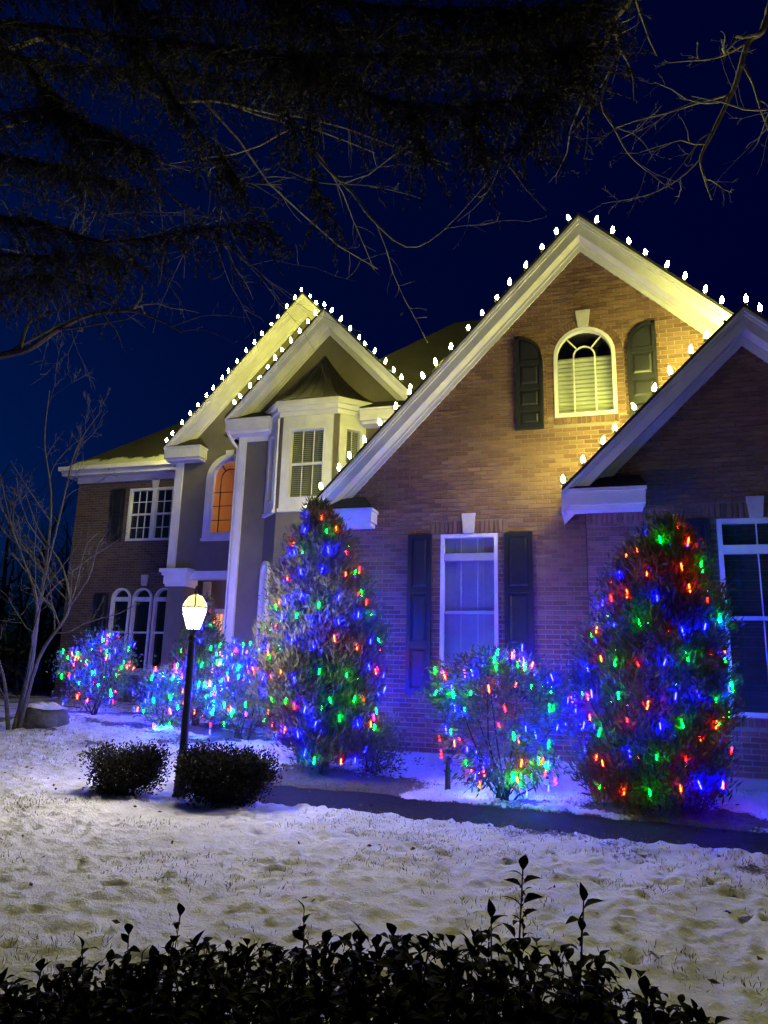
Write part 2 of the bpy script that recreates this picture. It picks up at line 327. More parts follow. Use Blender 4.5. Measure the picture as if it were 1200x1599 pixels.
bare += 0.40*S((GX+3.2)/3)*S((GY-4.6)/1.8)*(GY < pn)*fbm(GX*3, GY*3+5, 3)
bed = S((GY-pf)/0.25)*S((GX+4.6)/0.8)
bare += bed*(0.65*(fbm(GX*0.9+5, GY*1.4+9, 4)-0.36))
for (cx_, cy_, rr, aa) in ((-3.5, 8.85, 1.15, .75), (-2.9, 8.55, .8, .6), (0.55, 8.5, .75, .7), (-1.0, 8.45, .45, .5), (1.1, 8.2, .7, .5), (-6.2, 11.2, 1.2, .5)):
    bare += aa*np.clip(1.25-np.hypot(GX-cx_, (GY-cy_)*1.3)/rr, 0, 1)
bare += 0.7*S((-GX-9.3)/1.0)*S((10.8-GY)/1.0)
bare += 0.62*S((-GX-4.4)/1.2)*S((GY-8.4)/1.4)*np.clip(fbm(GX*1.9+7, GY*3.1+3, 4)-.26, 0, 1)*1.6
for (px, py, pr, pa) in PRINTS:
    if pr < 0.03: continue
    i0, i1 = np.searchsorted(ys, [py-0.25, py+0.25]); j0, j1 = np.searchsorted(xs, [px-0.25, px+0.25])
    q = np.hypot(GX[i0:i1, j0:j1]-px, GY[i0:i1, j0:j1]-py)/pr; bare[i0:i1, j0:j1] += 0.33*np.exp(-q*q*1.6)
bare = np.maximum(bare, inp)
idx = np.arange(GX.size).reshape(GX.shape)
Fq = np.stack([idx[:-1, :-1], idx[:-1, 1:], idx[1:, 1:], idx[1:, :-1]], -1).reshape(-1, 4)
g = place('snowy_lawn', np_mesh('snowy_lawn', np.stack([GX, GY, GZ], -1).reshape(-1, 3), Fq, M['snow'], {'bare': bare.ravel()}, True))
tag(g, 'patchy footprint-marked snow lawn lit by the lamp post', 'lawn', kind='structure')
pm = MB(); px_ = np.linspace(-5.2, 14, 60)
for a, b in zip(px_[:-1], px_[1:]):
    q = []
    for xx, ff in ((a, path_near(a)-.05), (b, path_near(b)-.05), (b, path_far(b)+.05), (a, path_far(a)+.05)):
        q.append((xx, ff, float(ground_z(xx, ff))+0.006))
    pm.quad(*q)
tag(pm.build('walkway', M['path']), 'dark cleared walkway crossing the snow in front of the house', 'walkway', kind='structure')
def gz(x, y): return float(ground_z(x, y)+snow_detail(x, y))+0.02


# ------------------------------------------------------------------ the house
house = empty('brick_house', (-3.0, 12.0, 0.1))
tag(house, 'two-storey brick and stucco house with four steep white-trimmed gables', 'house')

def arch_pts(cx, z0, hw, spring, n=14, arch=True):
    p = [(cx-hw, z0), (cx+hw, z0)]
    if arch: p += [(cx+hw*math.cos(math.pi*i/n), spring+hw*math.sin(math.pi*i/n)) for i in range(n+1)]
    else: p += [(cx+hw, spring), (cx-hw, spring)]
    return p
def wall_panel(mb, outer, holes, y, reveal=0.10):
    loops = [[Vector((x, z, 0)) for x, z in outer]]+[[Vector((x, z, 0)) for x, z in h] for h in holes]
    flat = [p for l in loops for p in l]; n = len(mb.v); mb.v += [(p.x, y, p.y) for p in flat]
    for t in tessellate_polygon(loops):
        a, b, c = (flat[i] for i in t)
        if (b-a).cross(c-a).z < 0: t = (t[0], t[2], t[1])
        mb.f.append((n+t[0], n+t[1], n+t[2]))
    for h in holes:
        for i in range(len(h)):
            (xa, za), (xb, zb) = h[i], h[(i+1) % len(h)]
            mb.quad((xa, y, za), (xa, y+reveal, za), (xb, y+reveal, zb), (xb, y, zb))
def ring(mb, outer, inner, y0, y1):
    k = len(outer)
    for i in range(k):
        j = (i+1) % k; (ax, az), (bx, bz), (cx, cz), (dx, dz) = outer[i], outer[j], inner[j], inner[i]
        mb.quad((ax, y0, az), (bx, y0, bz), (cx, y0, cz), (dx, y0, dz))
        mb.quad((ax, y1, az), (bx, y1, bz), (bx, y0, bz), (ax, y0, az))
        mb.quad((dx, y0, dz), (cx, y0, cz), (cx, y1, cz), (dx, y1, dz))

def window(Mx, w, h, arch=False, ft=0.05, cols=2, rows=(), rail=None, blind='slats', blind_from=0.0, transom=None, room='room', trim=0.0, proud=0.015, muntin='white', fan=None, mt=0.018, label=None, blind_mat='blind'):
    """Mx: sill centre on the wall face, local X to the right, local Y into the wall."""
    e = empty('window', Mx, house)
    if label: e['label'] = label
    hw = w/2; top = h+(hw if arch else 0)
    fr = MB(); o = arch_pts(0, 0, hw, h, arch=arch); i_ = arch_pts(0, ft, hw-ft, h if arch else h-ft, arch=arch)
    ring(fr, o, i_, -proud, 0.075); fr.build('frame', M['white'], e, Mx)
    if trim > 0:
        t = MB(); o2 = arch_pts(0, -trim, hw+trim, h if arch else h+trim, arch=arch); ring(t, o2, o, -proud-0.045, 0.0)
        t.box(-hw-trim-0.02, hw+trim+0.02, -proud-0.07, 0.0, -trim-0.03, -trim+0.03); t.build('casing', M['white'], e, Mx)
    mu = MB(); iw = hw-ft; y0, y1 = 0.03, 0.05; m2 = mt/2; zt = transom if transom else (h if arch else h-ft)
    if rail: mu.box(-iw, iw, 0.02, 0.06, rail-0.025, rail+0.025)
    if transom: mu.box(-iw, iw, -0.012, 0.07, transom-0.055, transom+0.055)
    xs_ = [-iw+2*iw*c/cols for c in range(1, cols)]
    if fan is None:
        for x in xs_:
            if x == 0 and cols == 2 and mt > 0.05: mu.box(-0.05, 0.05, -0.01, 0.07, ft, h-ft)
            else: mu.box(x-m2, x+m2, y0, y1, ft, h-ft if not arch else h+math.sqrt(max(iw*iw-x*x, 0)))
        for z in rows: mu.box(-iw, iw, y0+.003, y1-.003, z-m2, z+m2)
    else:                                        # inner arch on two verticals with radial bars
        ri, angs = fan; zc = h
        mu.box(-ri-m2, -ri+m2, y0, y1, ft, zc); mu.box(ri-m2, ri+m2, y0, y1, ft, zc)
        n = 10
        for k in range(n):
            a, b = math.pi*k/n, math.pi*(k+1)/n
            P = [(r_*math.cos(t_), zc+r_*math.sin(t_)) for r_, t_ in ((ri-m2, a), (ri+m2, a), (ri+m2, b), (ri-m2, b))]
            mu.prism(P, y0, y1)
        for a in angs:
            c, s_ = math.cos(R(a)), math.sin(R(a))
            mu.prism([(ri*c+m2*s_, zc+ri*s_-m2*c), (iw*c+m2*s_, zc+iw*s_-m2*c), (iw*c-m2*s_, zc+iw*s_+m2*c), (ri*c-m2*s_, zc+ri*s_+m2*c)], y0+.002, y1-.002)
        for z in rows: mu.box(-iw, iw, y0+.003, y1-.003, z-m2*.7, z+m2*.7)
    if mu.v: mu.build('muntin', M[muntin], e, Mx)
    pn_ = MB(); n = len(i_); pn_.v = [(x, 0.062, z) for x, z in i_]; pn_.f = [tuple(range(n))]; pn_.build('pane', M['glass'], e, Mx)
    if blind in ('slats', 'open'):
        b = MB(); z = blind_from+0.05
        while z < top-0.03:
            lim = iw if (not arch or z < h) else math.sqrt(max(iw*iw-(z-h)**2, 0.0001))
            b.quad((-lim, 0.088, z), (lim, 0.088, z), (lim, 0.112, z+0.036), (-lim, 0.112, z+0.036)) if blind == 'open' else b.quad((-lim, 0.110, z), (lim, 0.110, z), (lim, 0.092, z+0.042), (-lim, 0.092, z+0.042)); z += 0.042
        for x in (-iw*0.55, iw*0.55): b.box(x-0.004, x+0.004, 0.085, 0.087, blind_from+.05, h-ft)
        b.build('blind', M[blind_mat], e, Mx)
    elif blind == 'shade':
        b = MB(); zt2 = blind_from
        for k in range(14):                        # pleated cellular shade
            za, zb = 0.02+(zt2-0.02)*k/14, 0.02+(zt2-0.02)*(k+1)/14; zm = (za+zb)/2
            b.quad((-iw, 0.11, za), (iw, 0.11, za), (iw, 0.095, zm), (-iw, 0.095, zm)); b.quad((-iw, 0.095, zm), (iw, 0.095, zm), (iw, 0.11, zb), (-iw, 0.11, zb))
        b.build('shade', M['shade'], e, Mx)
    rm = MB(); d = 0.9 if room == 'room' else 2.4; x0, x1, z0, z1 = -hw-0.05, hw+0.05, -0.05, top+0.05
    if room != 'room': x0, x1, z0, z1 = -hw-.8, hw+.8, -.9, top+0.35
    rm.quad((x0, d, z0), (x1, d, z0), (x1, d, z1), (x0, d, z1)); rm.quad((x0, .13, z0), (x1, .13, z0), (x1, d, z0), (x0, d, z0)); rm.quad((x0, .13, z1), (x0, d, z1), (x1, d, z1), (x1, .13, z1))
    rm.quad((x0, .13, z0), (x0, d, z0), (x0, d, z1), (x0, .13, z1)); rm.quad((x1, .13, z0), (x1, .13, z1), (x1, d, z1), (x1, d, z0))
    rm.build('room_lining', M[room], e, Mx)
    return e
def T(x, y, z, rz=0.0): return Matrix.Translation((x, y, z)) @ Matrix.Rotation(rz, 4, 'Z')

def shutter(x0, x1, z0, z1, y, panels, quarter=0, mt='shutter'):
    """y: wall face. quarter: +1 high side at right, -1 at left."""
    w = x1-x0; st = 0.055; mb = MB(); Mx = Matrix.Translation((0, 0, 0))
    def topz(x):
        if not quarter: return z1
        u = (x-x0)/w if quarter < 0 else (x1-x)/w           # 0 at the high side
        return z1-w*(1-math.sqrt(max(0.0, 1-u*u)))
    n = 12; poly = [(x0, z0), (x1, z0)]+[(x1-w*i/n, topz(x1-w*i/n)) for i in range(n+1)]
    mb.prism(poly, y-0.028, y-0.004)
    zq = z1-w-0.04 if quarter else z1
    mb.box(x0, x0+st, y-0.05, y-0.028, z0, topz(x0) if quarter <= 0 else zq); mb.box(x1-st, x1, y-0.05, y-0.028, z0, topz(x1) if quarter >= 0 else zq)
    edges = [z0+(zq-z0)*f for f in panels]
    for k, z in enumerate(edges):
        hgt = 0.09 if k in (0,) else 0.07
        za = z if k == 0 else z-hgt/2; zb = za+hgt
        if k == len(edges)-1 and not quarter: za, zb = z1-0.07, z1
        mb.box(x0+st, x1-st, y-0.05, y-0.028, za, zb)
    if quarter:
        a = [(x, topz(x)) for x in np.linspace(x0, x1, 12)]; b = [(x, topz(x)-st) for x in np.linspace(x0, x1, 12)]
        for i in range(11):
            mb.prism([b[i], b[i+1], a[i+1], a[i]], y-0.05, y-0.028)
    sh = mb.build('shutter', M[mt], house)
    for k in range(len(edges)-1):
        za, zb = edges[k]+0.06+(0.03 if k == 0 else 0), edges[k+1]-0.06; p = MB(); a0, a1 = x0+st+.02, x1-st-.02
        p.v = [(a0, y-.029, za), (a1, y-.029, za), (a1, y-.029, zb), (a0, y-.029, zb), (a0+.03, y-.046, za+.03), (a1-.03, y-.046, za+.03), (a1-.03, y-.046, zb-.03), (a0+.03, y-.046, zb-.03)]
        p.f = [(4, 5, 6, 7), (0, 1, 5, 4), (1, 2, 6, 5), (2, 3, 7, 6), (3, 0, 4, 7)]; p.build('panel', M[mt], sh)
    if quarter:
        a0, a1 = x0+st+.02, x1-st-.02; xs2 = np.linspace(a0, a1, 8); p = MB()
        p.prism([(a0, zq+.05), (a1, zq+.05)]+[(x, max(zq+.055, topz(x)-st-.02)) for x in xs2[::-1]], y-.044, y-.028); p.build('panel', M[mt], sh)
    return sh

def gable(Gd, roof_name_mat='shingle'):
    xc, za, sL, sR, xl, xr, Yo, Yw, Yb = (Gd[k] for k in ('xc', 'za', 'sL', 'sR', 'xl', 'xr', 'Yo', 'Yw', 'Yb'))
    zl, zr = za-sL*(xc-xl), za-sR*(xr-xc)
    def band(o0, o1, y0, y1, name, mt):
        mb = MB()
        mb.prism([(xl, zl+o0), (xc, za+o0), (xc, za+o1), (xl, zl+o1)], y0, y1)
        mb.prism([(xc, za+o0), (xr, zr+o0), (xr, zr+o1), (xc, za+o1)], y0, y1)
        return mb.build(name, M[mt], house)
    band(-0.19, 0.045, Yo+0.035, Yb, 'roof', roof_name_mat)
    band(0.002, 0.045, Yo-0.075, Yo+0.034, 'drip_edge', 'shingle')
    band(-0.055, 0.0, Yo-0.06, Yo+0.03, 'rake_crown', 'white'); band(-0.10, -0.056, Yo-0.03, Yo+0.03, 'rake_moulding', 'white')
    band(-0.28, -0.101, Yo, Yo+0.03, 'rake_board', 'white')
    band(-0.255, -0.195, Yo+0.031, Yw-0.001, 'soffit', 'white'); band(-0.40, -0.256, Yw-0.035, Yw-0.003, 'frieze_board', 'white')
    band(-0.31, -0.257, Yw-0.06, Yw-0.036, 'frieze_moulding', 'white')
    for sgn, x_e, z_e in ((-1, xl, zl), (1, xr, zr)):
        mb = MB(); xa, xb = (x_e-0.02, x_e+0.012) if sgn < 0 else (x_e-0.012, x_e+0.02)
        mb.box(xa, xb, Yo+0.036, Yb, z_e-0.27, z_e-0.02); mb.build('eave_fascia', M['white'], house)
def eave_return(x0, x1, z0, z1, Yo, Yw, rise=0.22, hip=0.25, right=True):
    mb = MB(); mb.box(x0, x1, Yo-0.012, Yw-0.001, z0, z1-0.045)
    mb.box(x0-0.015, x1+0.02, Yo-0.04, Yw-0.001, z1-0.044, z1); mb.box(x0+.03, x1-0.03, Yo+0.06, Yw-0.0015, z0-0.06, z0-.0005)
    r_ = mb.build('cornice_return', M['white'], house)
    w = MB(); a = (x0-.01, Yo-0.05, z1+.002); b = (x1+0.03, Yo-0.05, z1+.002); c = (x1+0.03, Yw-.004, z1+.002); d = (x1-hip, Yw-.004, z1+rise); e = (x0-.01, Yw-.004, z1+rise)
    w.quad(a, b, d, e); w.tri(b, c, d); w.quad(a, e, (x0-.01, Yw-.004, z1+.002), a) if False else None
    w.tri(a, e, (x0-.01, Yw-.004, z1+.002)); w.quad(a, (x0-.01, Yw-.004, z1+.002), c, b)
    w.build('return_roof', M['shingle'], r_)

GM = dict(xc=-0.16, za=8.32, sL=1.05, sR=0.95, xl=-4.45, xr=4.2, Yo=10.2, Yw=10.5, Yb=17.0)
GR = dict(xc=1.90, za=6.25, sL=1.0, sR=0.95, xl=-0.48, xr=4.30, Yo=9.65, Yw=9.95, Yb=12.2)
G2 = dict(xc=-5.48, za=8.91, sL=1.05, sR=1.05, xl=-7.65, xr=-3.30, Yo=13.05, Yw=13.4, Yb=17.5)
G1 = dict(xc=-6.74, za=10.32, sL=1.053, sR=1.053, xl=-10.23, xr=-3.25, Yo=14.65, Yw=15.0, Yb=20.0)
for gg in (GM, GR, G2, G1): gable(gg)
eave_return(-4.45, -3.35, 3.67, 3.88, 10.2, 10.5, 0.26, 0.22)
eave_return(-0.48, 0.57, 3.68, 3.90, 9.65, 9.95, 0.24, 0.05)
eave_return(-7.65, -6.62, 6.37, 6.62, 13.05, 13.4, 0.26, 0.05)
eave_return(-10.23, -9.25, 6.38, 6.66, 14.65, 15.0, 0.30, 0.22)
eave_return(-4.6, -3.3, 6.37, 6.62, 13.05, 13.4, 0.26, -0.4)

def gz_line(Gd, x): return Gd['za']-(Gd['sL']*(Gd['xc']-x) if x < Gd['xc'] else Gd['sR']*(x-Gd['xc']))
def gable_poly(Gd, x0, x1, z0, o=-0.21):
    return [(x0, z0), (x1, z0), (x1, gz_line(Gd, x1)+o), (Gd['xc'], Gd['za']+o), (x0, gz_line(Gd, x0)+o)]

# openings of the two near brick walls (x0, x1, z0, z1[, arch])
MW = (-2.33, -1.47, 1.12, 3.49); RWN = (1.43, 2.37, 1.02, 3.49); AW = (-0.61, 0.31, 5.20, 6.19)
BH, BW, JT = 0.0677, 0.203, 0.010
bricks = []                                   # (x0, x1, z0, z1, y)
odd = MB(); odd_r = []
def add_brick(mb, x0, x1, z0, z1, y, rl):
    n = len(mb.v); d = 0.011+0.004*random.random(); e = 0.004
    mb.v += [(x0, y+.012, z0), (x1, y+.012, z0), (x1, y+.012, z1), (x0, y+.012, z1), (x0+e, y-d, z0+e), (x1-e, y-d, z0+e), (x1-e, y-d, z1-e), (x0+e, y-d, z1-e)]
    mb.f += [tuple(n+i for i in q) for q in ((4, 5, 6, 7), (0, 1, 5, 4), (1, 2, 6, 5), (2, 3, 7, 6), (3, 0, 4, 7))]
    rl += [random.random()]*8
def lay(x0, x1, z0, Gd, holes, arch=None, ztop=None):
    y = Gd['Yw']; c = 0; z = z0
    while z < Gd['za']:
        x = x0-(BW/2 if c % 2 else 0)
        while x < x1:
            a, b = max(x, x0)+JT/2, min(x+BW, x1)-JT/2; za, zb = z+JT/2, z+BH-JT/2; xm, zm = (a+b)/2, (za+zb)/2
            spans = [(a, b)]
            for (hx0, hx1, hz0, hz1) in holes:
                if zb > hz0 and za < hz1:
                    nsp = []
                    for (p, q) in spans:
                        if q <= hx0 or p >= hx1: nsp.append((p, q)); continue
                        if p < hx0: nsp.append((p, hx0-.004))
                        if q > hx1: nsp.append((hx1+.004, q))
                    spans = nsp
            if arch:
                acx, asp, ar, asill = arch
                half = 0
                if asill < zm <= asp: half = ar
                elif asp < zm < asp+ar: half = math.sqrt(max(ar*ar-(zm-asp)**2, 0))
                if half > 0:
                    nsp = []
                    for (p, q) in spans:
                        if q <= acx-half or p >= acx+half: nsp.append((p, q)); continue
                        if p < acx-half: nsp.append((p, acx-half))
                        if q > acx+half: nsp.append((acx+half, q))
                    spans = nsp
            for (p, q) in spans:
                if q-p < 0.02: continue
                if zb > gz_line(Gd, (p+q)/2)-0.30 or (max(abs(p-Gd['xc']), abs(q-Gd['xc'])) > 0 and za > gz_line(Gd, (p+q)/2)-0.36): continue
                if abs((q-p)-(BW-JT)) < 1e-4: bricks.append((p, q, za, zb, y))
                else: add_brick(odd, p, q, za, zb, y, odd_r)
            x += BW
        z += BH; c += 1
def soldiers(x0, x1, z0, y, hgt=0.203, skip=None):
    n = round((x1-x0)/BH); st = (x1-x0)/n
    for i in range(n):
        a, b = x0+i*st+.005, x0+(i+1)*st-.005
        if skip and skip[0] < (a+b)/2 < skip[1]: continue
        add_brick(odd, a, b, z0+.005, z0+hgt-.005, y-0.004, odd_r)
FT = 0.32
# main gable wall
mainw = MB(); A_c, A_sp, A_hw = -0.15, 6.19, 0.45
wall_panel(mainw, gable_poly(GM, -4.05, 3.8, -0.3), [[(MW[0], MW[2]), (MW[1], MW[2]), (MW[1], MW[3]), (MW[0], MW[3])], arch_pts(A_c, 5.22, A_hw, A_sp)], 10.5)
wall_main = mainw.build('wall', M['mortar'], house)
RO = A_hw+0.115
lay(-4.05, 3.0, FT, GM, [(MW[0], MW[1], MW[2]-0.12, MW[3]+0.203), (-2.48, -1.32, MW[3], MW[3]+.203), (A_c-A_hw-.02, A_c+A_hw+.02, 5.22-.115, 5.22)], arch=(A_c, A_sp, RO, 5.22))
soldiers(-2.48, -1.32, MW[3], 10.5, skip=(-1.99, -1.81)); soldiers(MW[0]-.02, MW[1]+.02, MW[2]-.12, 10.5, .115); soldiers(A_c-A_hw-.02, A_c+A_hw+.02, 5.22-.115, 10.5, .11)
nb = 28
for i in range(nb):                              # rowlock ring round the arch
    a0, a1 = math.pi*i/nb+.012, math.pi*(i+1)/nb-.012; n = len(odd.v)
    if abs((a0+a1)/2-math.pi/2) < 0.13: continue
    q = [(A_c+r_*math.cos(t), A_sp+r_*math.sin(t)) for r_, t in ((A_hw+.004, a0), (RO-.004, a0), (RO-.004, a1), (A_hw+.004, a1))]
    odd.prism(q, 10.5-.022, 10.5+.01); odd_r += [random.random()]*8
for sx in (-1, 1):
    z = 5.23
    while z < A_sp-0.05:
        xa = A_c+sx*A_hw; xb = A_c+sx*RO; add_brick(odd, min(xa, xb)+.004, max(xa, xb)-.004, z, z+BH-JT, 10.5, odd_r); z += BH
# right gable wall
rw = MB(); wall_panel(rw, gable_poly(GR, -0.19, 4.0, -0.3), [[(RWN[0], RWN[2]), (RWN[1], RWN[2]), (RWN[1], RWN[3]), (RWN[0], RWN[3])]], 9.95)
wall_right = rw.build('wall', M['mortar'], house)
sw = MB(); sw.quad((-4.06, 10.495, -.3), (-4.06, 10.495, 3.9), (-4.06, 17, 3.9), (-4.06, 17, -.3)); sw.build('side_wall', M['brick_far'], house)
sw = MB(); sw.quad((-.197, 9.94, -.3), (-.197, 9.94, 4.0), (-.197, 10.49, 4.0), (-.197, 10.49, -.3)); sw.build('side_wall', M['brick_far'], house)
lay(-0.19, 3.4, FT, GR, [(RWN[0], RWN[1], RWN[2]-.12, RWN[3]+.203), (RWN[0]-.15, RWN[1]+.15, RWN[3], RWN[3]+.203)])
soldiers(RWN[0]-.15, RWN[1]+.15, RWN[3], 9.95, skip=(1.81, 1.99)); soldiers(RWN[0]-.02, RWN[1]+.02, RWN[2]-.12, 9.95, .115)
soldiers(-0.18, 0.55, 3.46, 9.945, .19)
# the nearest whole bricks in plain view are pieces of their own, the rest one mass
def in_view(b):
    x, y = pix(((b[0]+b[1])/2, b[4], (b[2]+b[3])/2))
    if not (15 < x < 1190 and 15 < y < 1580): return False
    if 895 < x < 1150 and y > 800: return False
    if 405 < x < 612 and y > 770: return False
    if 670 < x < 890 and y > 1015: return False
    if y > 1165: return False
    return True
vis = sorted([b for b in bricks if in_view(b)], key=lambda b: (b[0]+b[1])**2/4+b[4]**2+((b[2]+b[3])/2-EYE)**2)
single = set(vis[:290])
bmb = MB(); _l = []; random.seed(3); add_brick(bmb, -(BW-JT)/2, (BW-JT)/2, -(BH-JT)/2, (BH-JT)/2, 0, _l)
bme = bmb.mesh('brick', M['brick'])
for b in vis[:290]:
    place('brick', bme, wall_right if b[4] < 10.2 else wall_main, Matrix.Translation(((b[0]+b[1])/2, b[4]-0.003*random.random(), (b[2]+b[3])/2)))
for (wm, yy) in ((wall_main, 10.5), (wall_right, 9.95)):
    mb = MB(); rl = []
    for b in bricks:
        if b[4] == yy and b not in single: add_brick(mb, *b[:4], yy, rl)
    tag(mb.build('brickwork', M['brick'], wm, attr=rl), kind='stuff')
tag(odd.build('brick_trim', M['brick'], wall_main, attr=odd_r), kind='stuff')
fd = MB(); fd.box(-4.08, 0.0, 10.465, 10.52, -0.3, FT-.004); fd.box(-0.215, 4.02, 9.915, 9.97, -0.3, FT-.004); fd.build('foundation', M['concrete'], house)

# windows, keystones and shutters of the near walls
def keystone(xc, z0, z1, y, wb=0.075, wt=0.105):
    MB().prism([(xc-wb, z0), (xc+wb, z0), (xc+wt, z1), (xc-wt, z1)], y-0.045, y+0.01).build('keystone', M['stone'], house)
window(T(-1.90, 10.5, MW[2]), 0.86, MW[3]-MW[2], ft=0.055, cols=3, rows=(), rail=1.20, transom=2.02, mt=.007, muntin='blind', label='tall transom window with closed white blinds')
window(T(1.90, 9.95, RWN[2]), 0.94, RWN[3]-RWN[2], ft=0.06, cols=2, rows=(), rail=1.20, transom=2.07, mt=.014, blind='open', blind_mat='blind_dark')
keystone(-1.90, MW[3]+.004, 3.80, 10.5); keystone(1.90, RWN[3]+.004, 3.77, 9.95)
window(T(A_c, 10.5, 5.22), 2*A_hw, A_sp-5.22, arch=True, ft=0.055, proud=0.03, fan=(0.155, (50, 130)), mt=.022, blind='shade', blind_from=0.98, label='arched upper window with a half drawn shade')
keystone(A_c, A_sp+A_hw+.0, A_sp+A_hw+.27, 10.5, .075, .11)
for (x0, x1) in ((-2.83, -2.46), (-1.37, -0.96)): shutter(x0, x1, 1.12, 3.49, 10.49, (0, .30, .64, 1))
for (x0, x1) in ((0.96, 1.34), (2.46, 2.84)): shutter(x0, x1, 1.02, 3.49, 9.94, (0, .30, .64, 1))
shutter(-1.17, -0.76, 5.06, 6.58, 10.49, (0, .30, .62, 1), quarter=-1); shutter(0.46, 0.87, 5.06, 6.62, 10.49, (0, .30, .62, 1), quarter=1)

# stucco bay block
b2 = MB(); wall_panel(b2, gable_poly(G2, -7.46, -3.5, -0.3), [], 13.4); b2.quad((-7.46, 13.4, -.3), (-7.46, 13.4, 6.6), (-7.46, 16.6, 6.6), (-7.46, 16.6, -.3))
b2.build('wall', M['stucco'], house)
p2 = MB(); p2.box(-7.475, -7.30, 13.34, 13.40, 0.2, 6.37); p2.box(-7.475, -7.46, 13.34, 13.6, 0.2, 6.37); p2.build('pilaster', M['white'], house)
p2 = MB(); p2.box(-7.299, -6.62, 13.36, 13.398, 6.20, 6.31); p2.build('frieze_band', M['white'], house)
BAY = [(-6.77, 13.4), (-6.27, 12.9), (-5.03, 12.9), (-4.53, 13.4)]
for k in range(3):
    (xa, ya), (xb, yb) = BAY[k], BAY[k+1]; L = math.hypot(xb-xa, yb-ya); rz = math.atan2(yb-ya, xb-xa); Mx = T(xa, ya, 0, rz)
    ww = 0.81 if k == 1 else 0.40; hz0, hz1 = 4.74, 6.25; cx_ = L/2
    gw = 0.50 if k == 1 else 0.26
    mb = MB(); wall_panel(mb, [(0, -.3), (L, -.3), (L, 6.62), (0, 6.62)], [arch_pts(cx_, 1.35, gw/2+.03, 3.30), [(cx_-ww/2, hz0), (cx_+ww/2, hz0), (cx_+ww/2, hz1), (cx_-ww/2, hz1)]], 0)
    mb.build('bay_wall', M['stucco'], house, Mx)
    pl = MB(); s0, s1 = (0.07, L-0.07) if k == 1 else (0.05, L-0.07)
    ring(pl, [(s0, 4.54), (s1, 4.54), (s1, 6.50), (s0, 6.50)], [(cx_-ww/2, hz0), (cx_+ww/2, hz0), (cx_+ww/2, hz1), (cx_-ww/2, hz1)], -0.04, 0.0)
    pl.box(s0-.02, s1+.02, -0.075, 0, 4.49, 4.56); pl.build('bay_panel', M['white'], house, Mx)
    if k == 1: MB().prism([(cx_-.055, 6.29), (cx_+.055, 6.29), (cx_+.085, 6.47), (cx_-.085, 6.47)], -.06, -.039).build('keystone', M['white'], house, Mx)
    c2 = cx_
    window(Mx @ T(c2, 0, hz0), ww, hz1-hz0, ft=0.05, cols=3 if k == 1 else 2, rows=(1.13, .38) if False else (), rail=0.75, proud=0.05, mt=.016, blind='open')
    window(Mx @ T(c2, 0, 1.35), gw+.06, 1.95, arch=True, ft=0.03, cols=1, rows=(1.95,), rail=0.95, proud=0.02, trim=0.08, mt=.04, blind=None)
def offset_bay(d):
    t = d*math.tan(R(22.5)); return [(BAY[0][0]-d*1.414-.0, 13.4), (BAY[1][0]-t, 12.9-d), (BAY[2][0]+t, 12.9-d), (BAY[3][0]+d*1.414, 13.4)]
for (d, z0, z1) in ((0.05, 6.505, 6.60), (0.10, 6.601, 6.70), (0.15, 6.701, 6.82)):
    MB().vprism(offset_bay(d), z0, z1).build('bay_cornice', M['white'], house)
# concave standing-seam roof over the bay
mr = MB(); ring_pts = offset_bay(0.17); apx = (-5.55, 13.38, 8.02); NS = 10
def broof(px, py, t):
    h = t**1.75*0.8+0.2*t
    return (px+(apx[0]-px)*t, py+(apx[1]-py)*t, 6.822+(apx[2]-6.822)*h)
for k in range(3):
    for i in range(NS):
        t0, t1 = i/NS, (i+1)/NS; a, b = ring_pts[k], ring_pts[k+1]
        mr.quad(broof(*a, t0), broof(*b, t0), broof(*b, t1), broof(*a, t1))
mro = mr.build('bay_roof', M['metalroof'], house, smooth=False)
for k in range(3):
    a, b = ring_pts[k], ring_pts[k+1]
    for f in ((0, .25, .5, .75) if k == 1 else (0, .33, .66) if k == 0 else (0, .33, .66, 1)):
        p = (a[0]+(b[0]-a[0])*f, a[1]+(b[1]-a[1])*f); pts = [broof(*p, t) for t in np.linspace(0, 1, 10)]
        MB().tube(pts, 0.013, 4).build('seam', M['metalroof'], mro)
# downspout
MB().tube([(-7.62, 13.1, 6.40), (-7.60, 13.12, 6.30), (-7.55, 13.25, 6.16), (-7.50, 13.37, 6.06), (-7.50, 13.37, 0.5)], 0.032, 8).build('downspout', M['white'], house)

# entry block with the lit arched window
e1 = MB(); E_c, E_hw, E_z0, E_sp = -8.58, 0.45, 4.52, 5.88
wall_panel(e1, gable_poly(G1, -10.05, -3.5, 3.62), [arch_pts(E_c, E_z0, E_hw, E_sp)], 15.0)
e1.quad((-10.05, 15, 3.62), (-10.05, 15, 6.6), (-10.05, 16, 6.6), (-10.05, 16, 3.62)); e1.build('wall', M['stucco'], house)
MB().box(-10.075, -9.87, 14.94, 15.0, 3.66, 6.38).build('pilaster', M['white'], house)
window(T(E_c, 15.0, E_z0), 2*E_hw, E_sp-E_z0, arch=True, ft=0.03, fan=(0.24, (55, 125)), rows=(.33, .68, 1.02), muntin='blackmetal', mt=.022, blind=None, room='room_warm', trim=0.15, label='warmly lit arched stair window')
MB().prism([(E_c-.07, 6.30), (E_c+.07, 6.30), (E_c+.10, 6.56), (E_c-.10, 6.56)], 14.90, 14.95).build('keystone', M['white'], house)
MB().lathe([(0.0, 6.16), (0.10, 6.16), (0.13, 6.22), (0.13, 6.25), (0.0, 6.25)], E_c+.25, 16.1, 14).build('stair_light', emis('stair_light_glow', (1.0, 0.55, 0.2), 75.0), house)
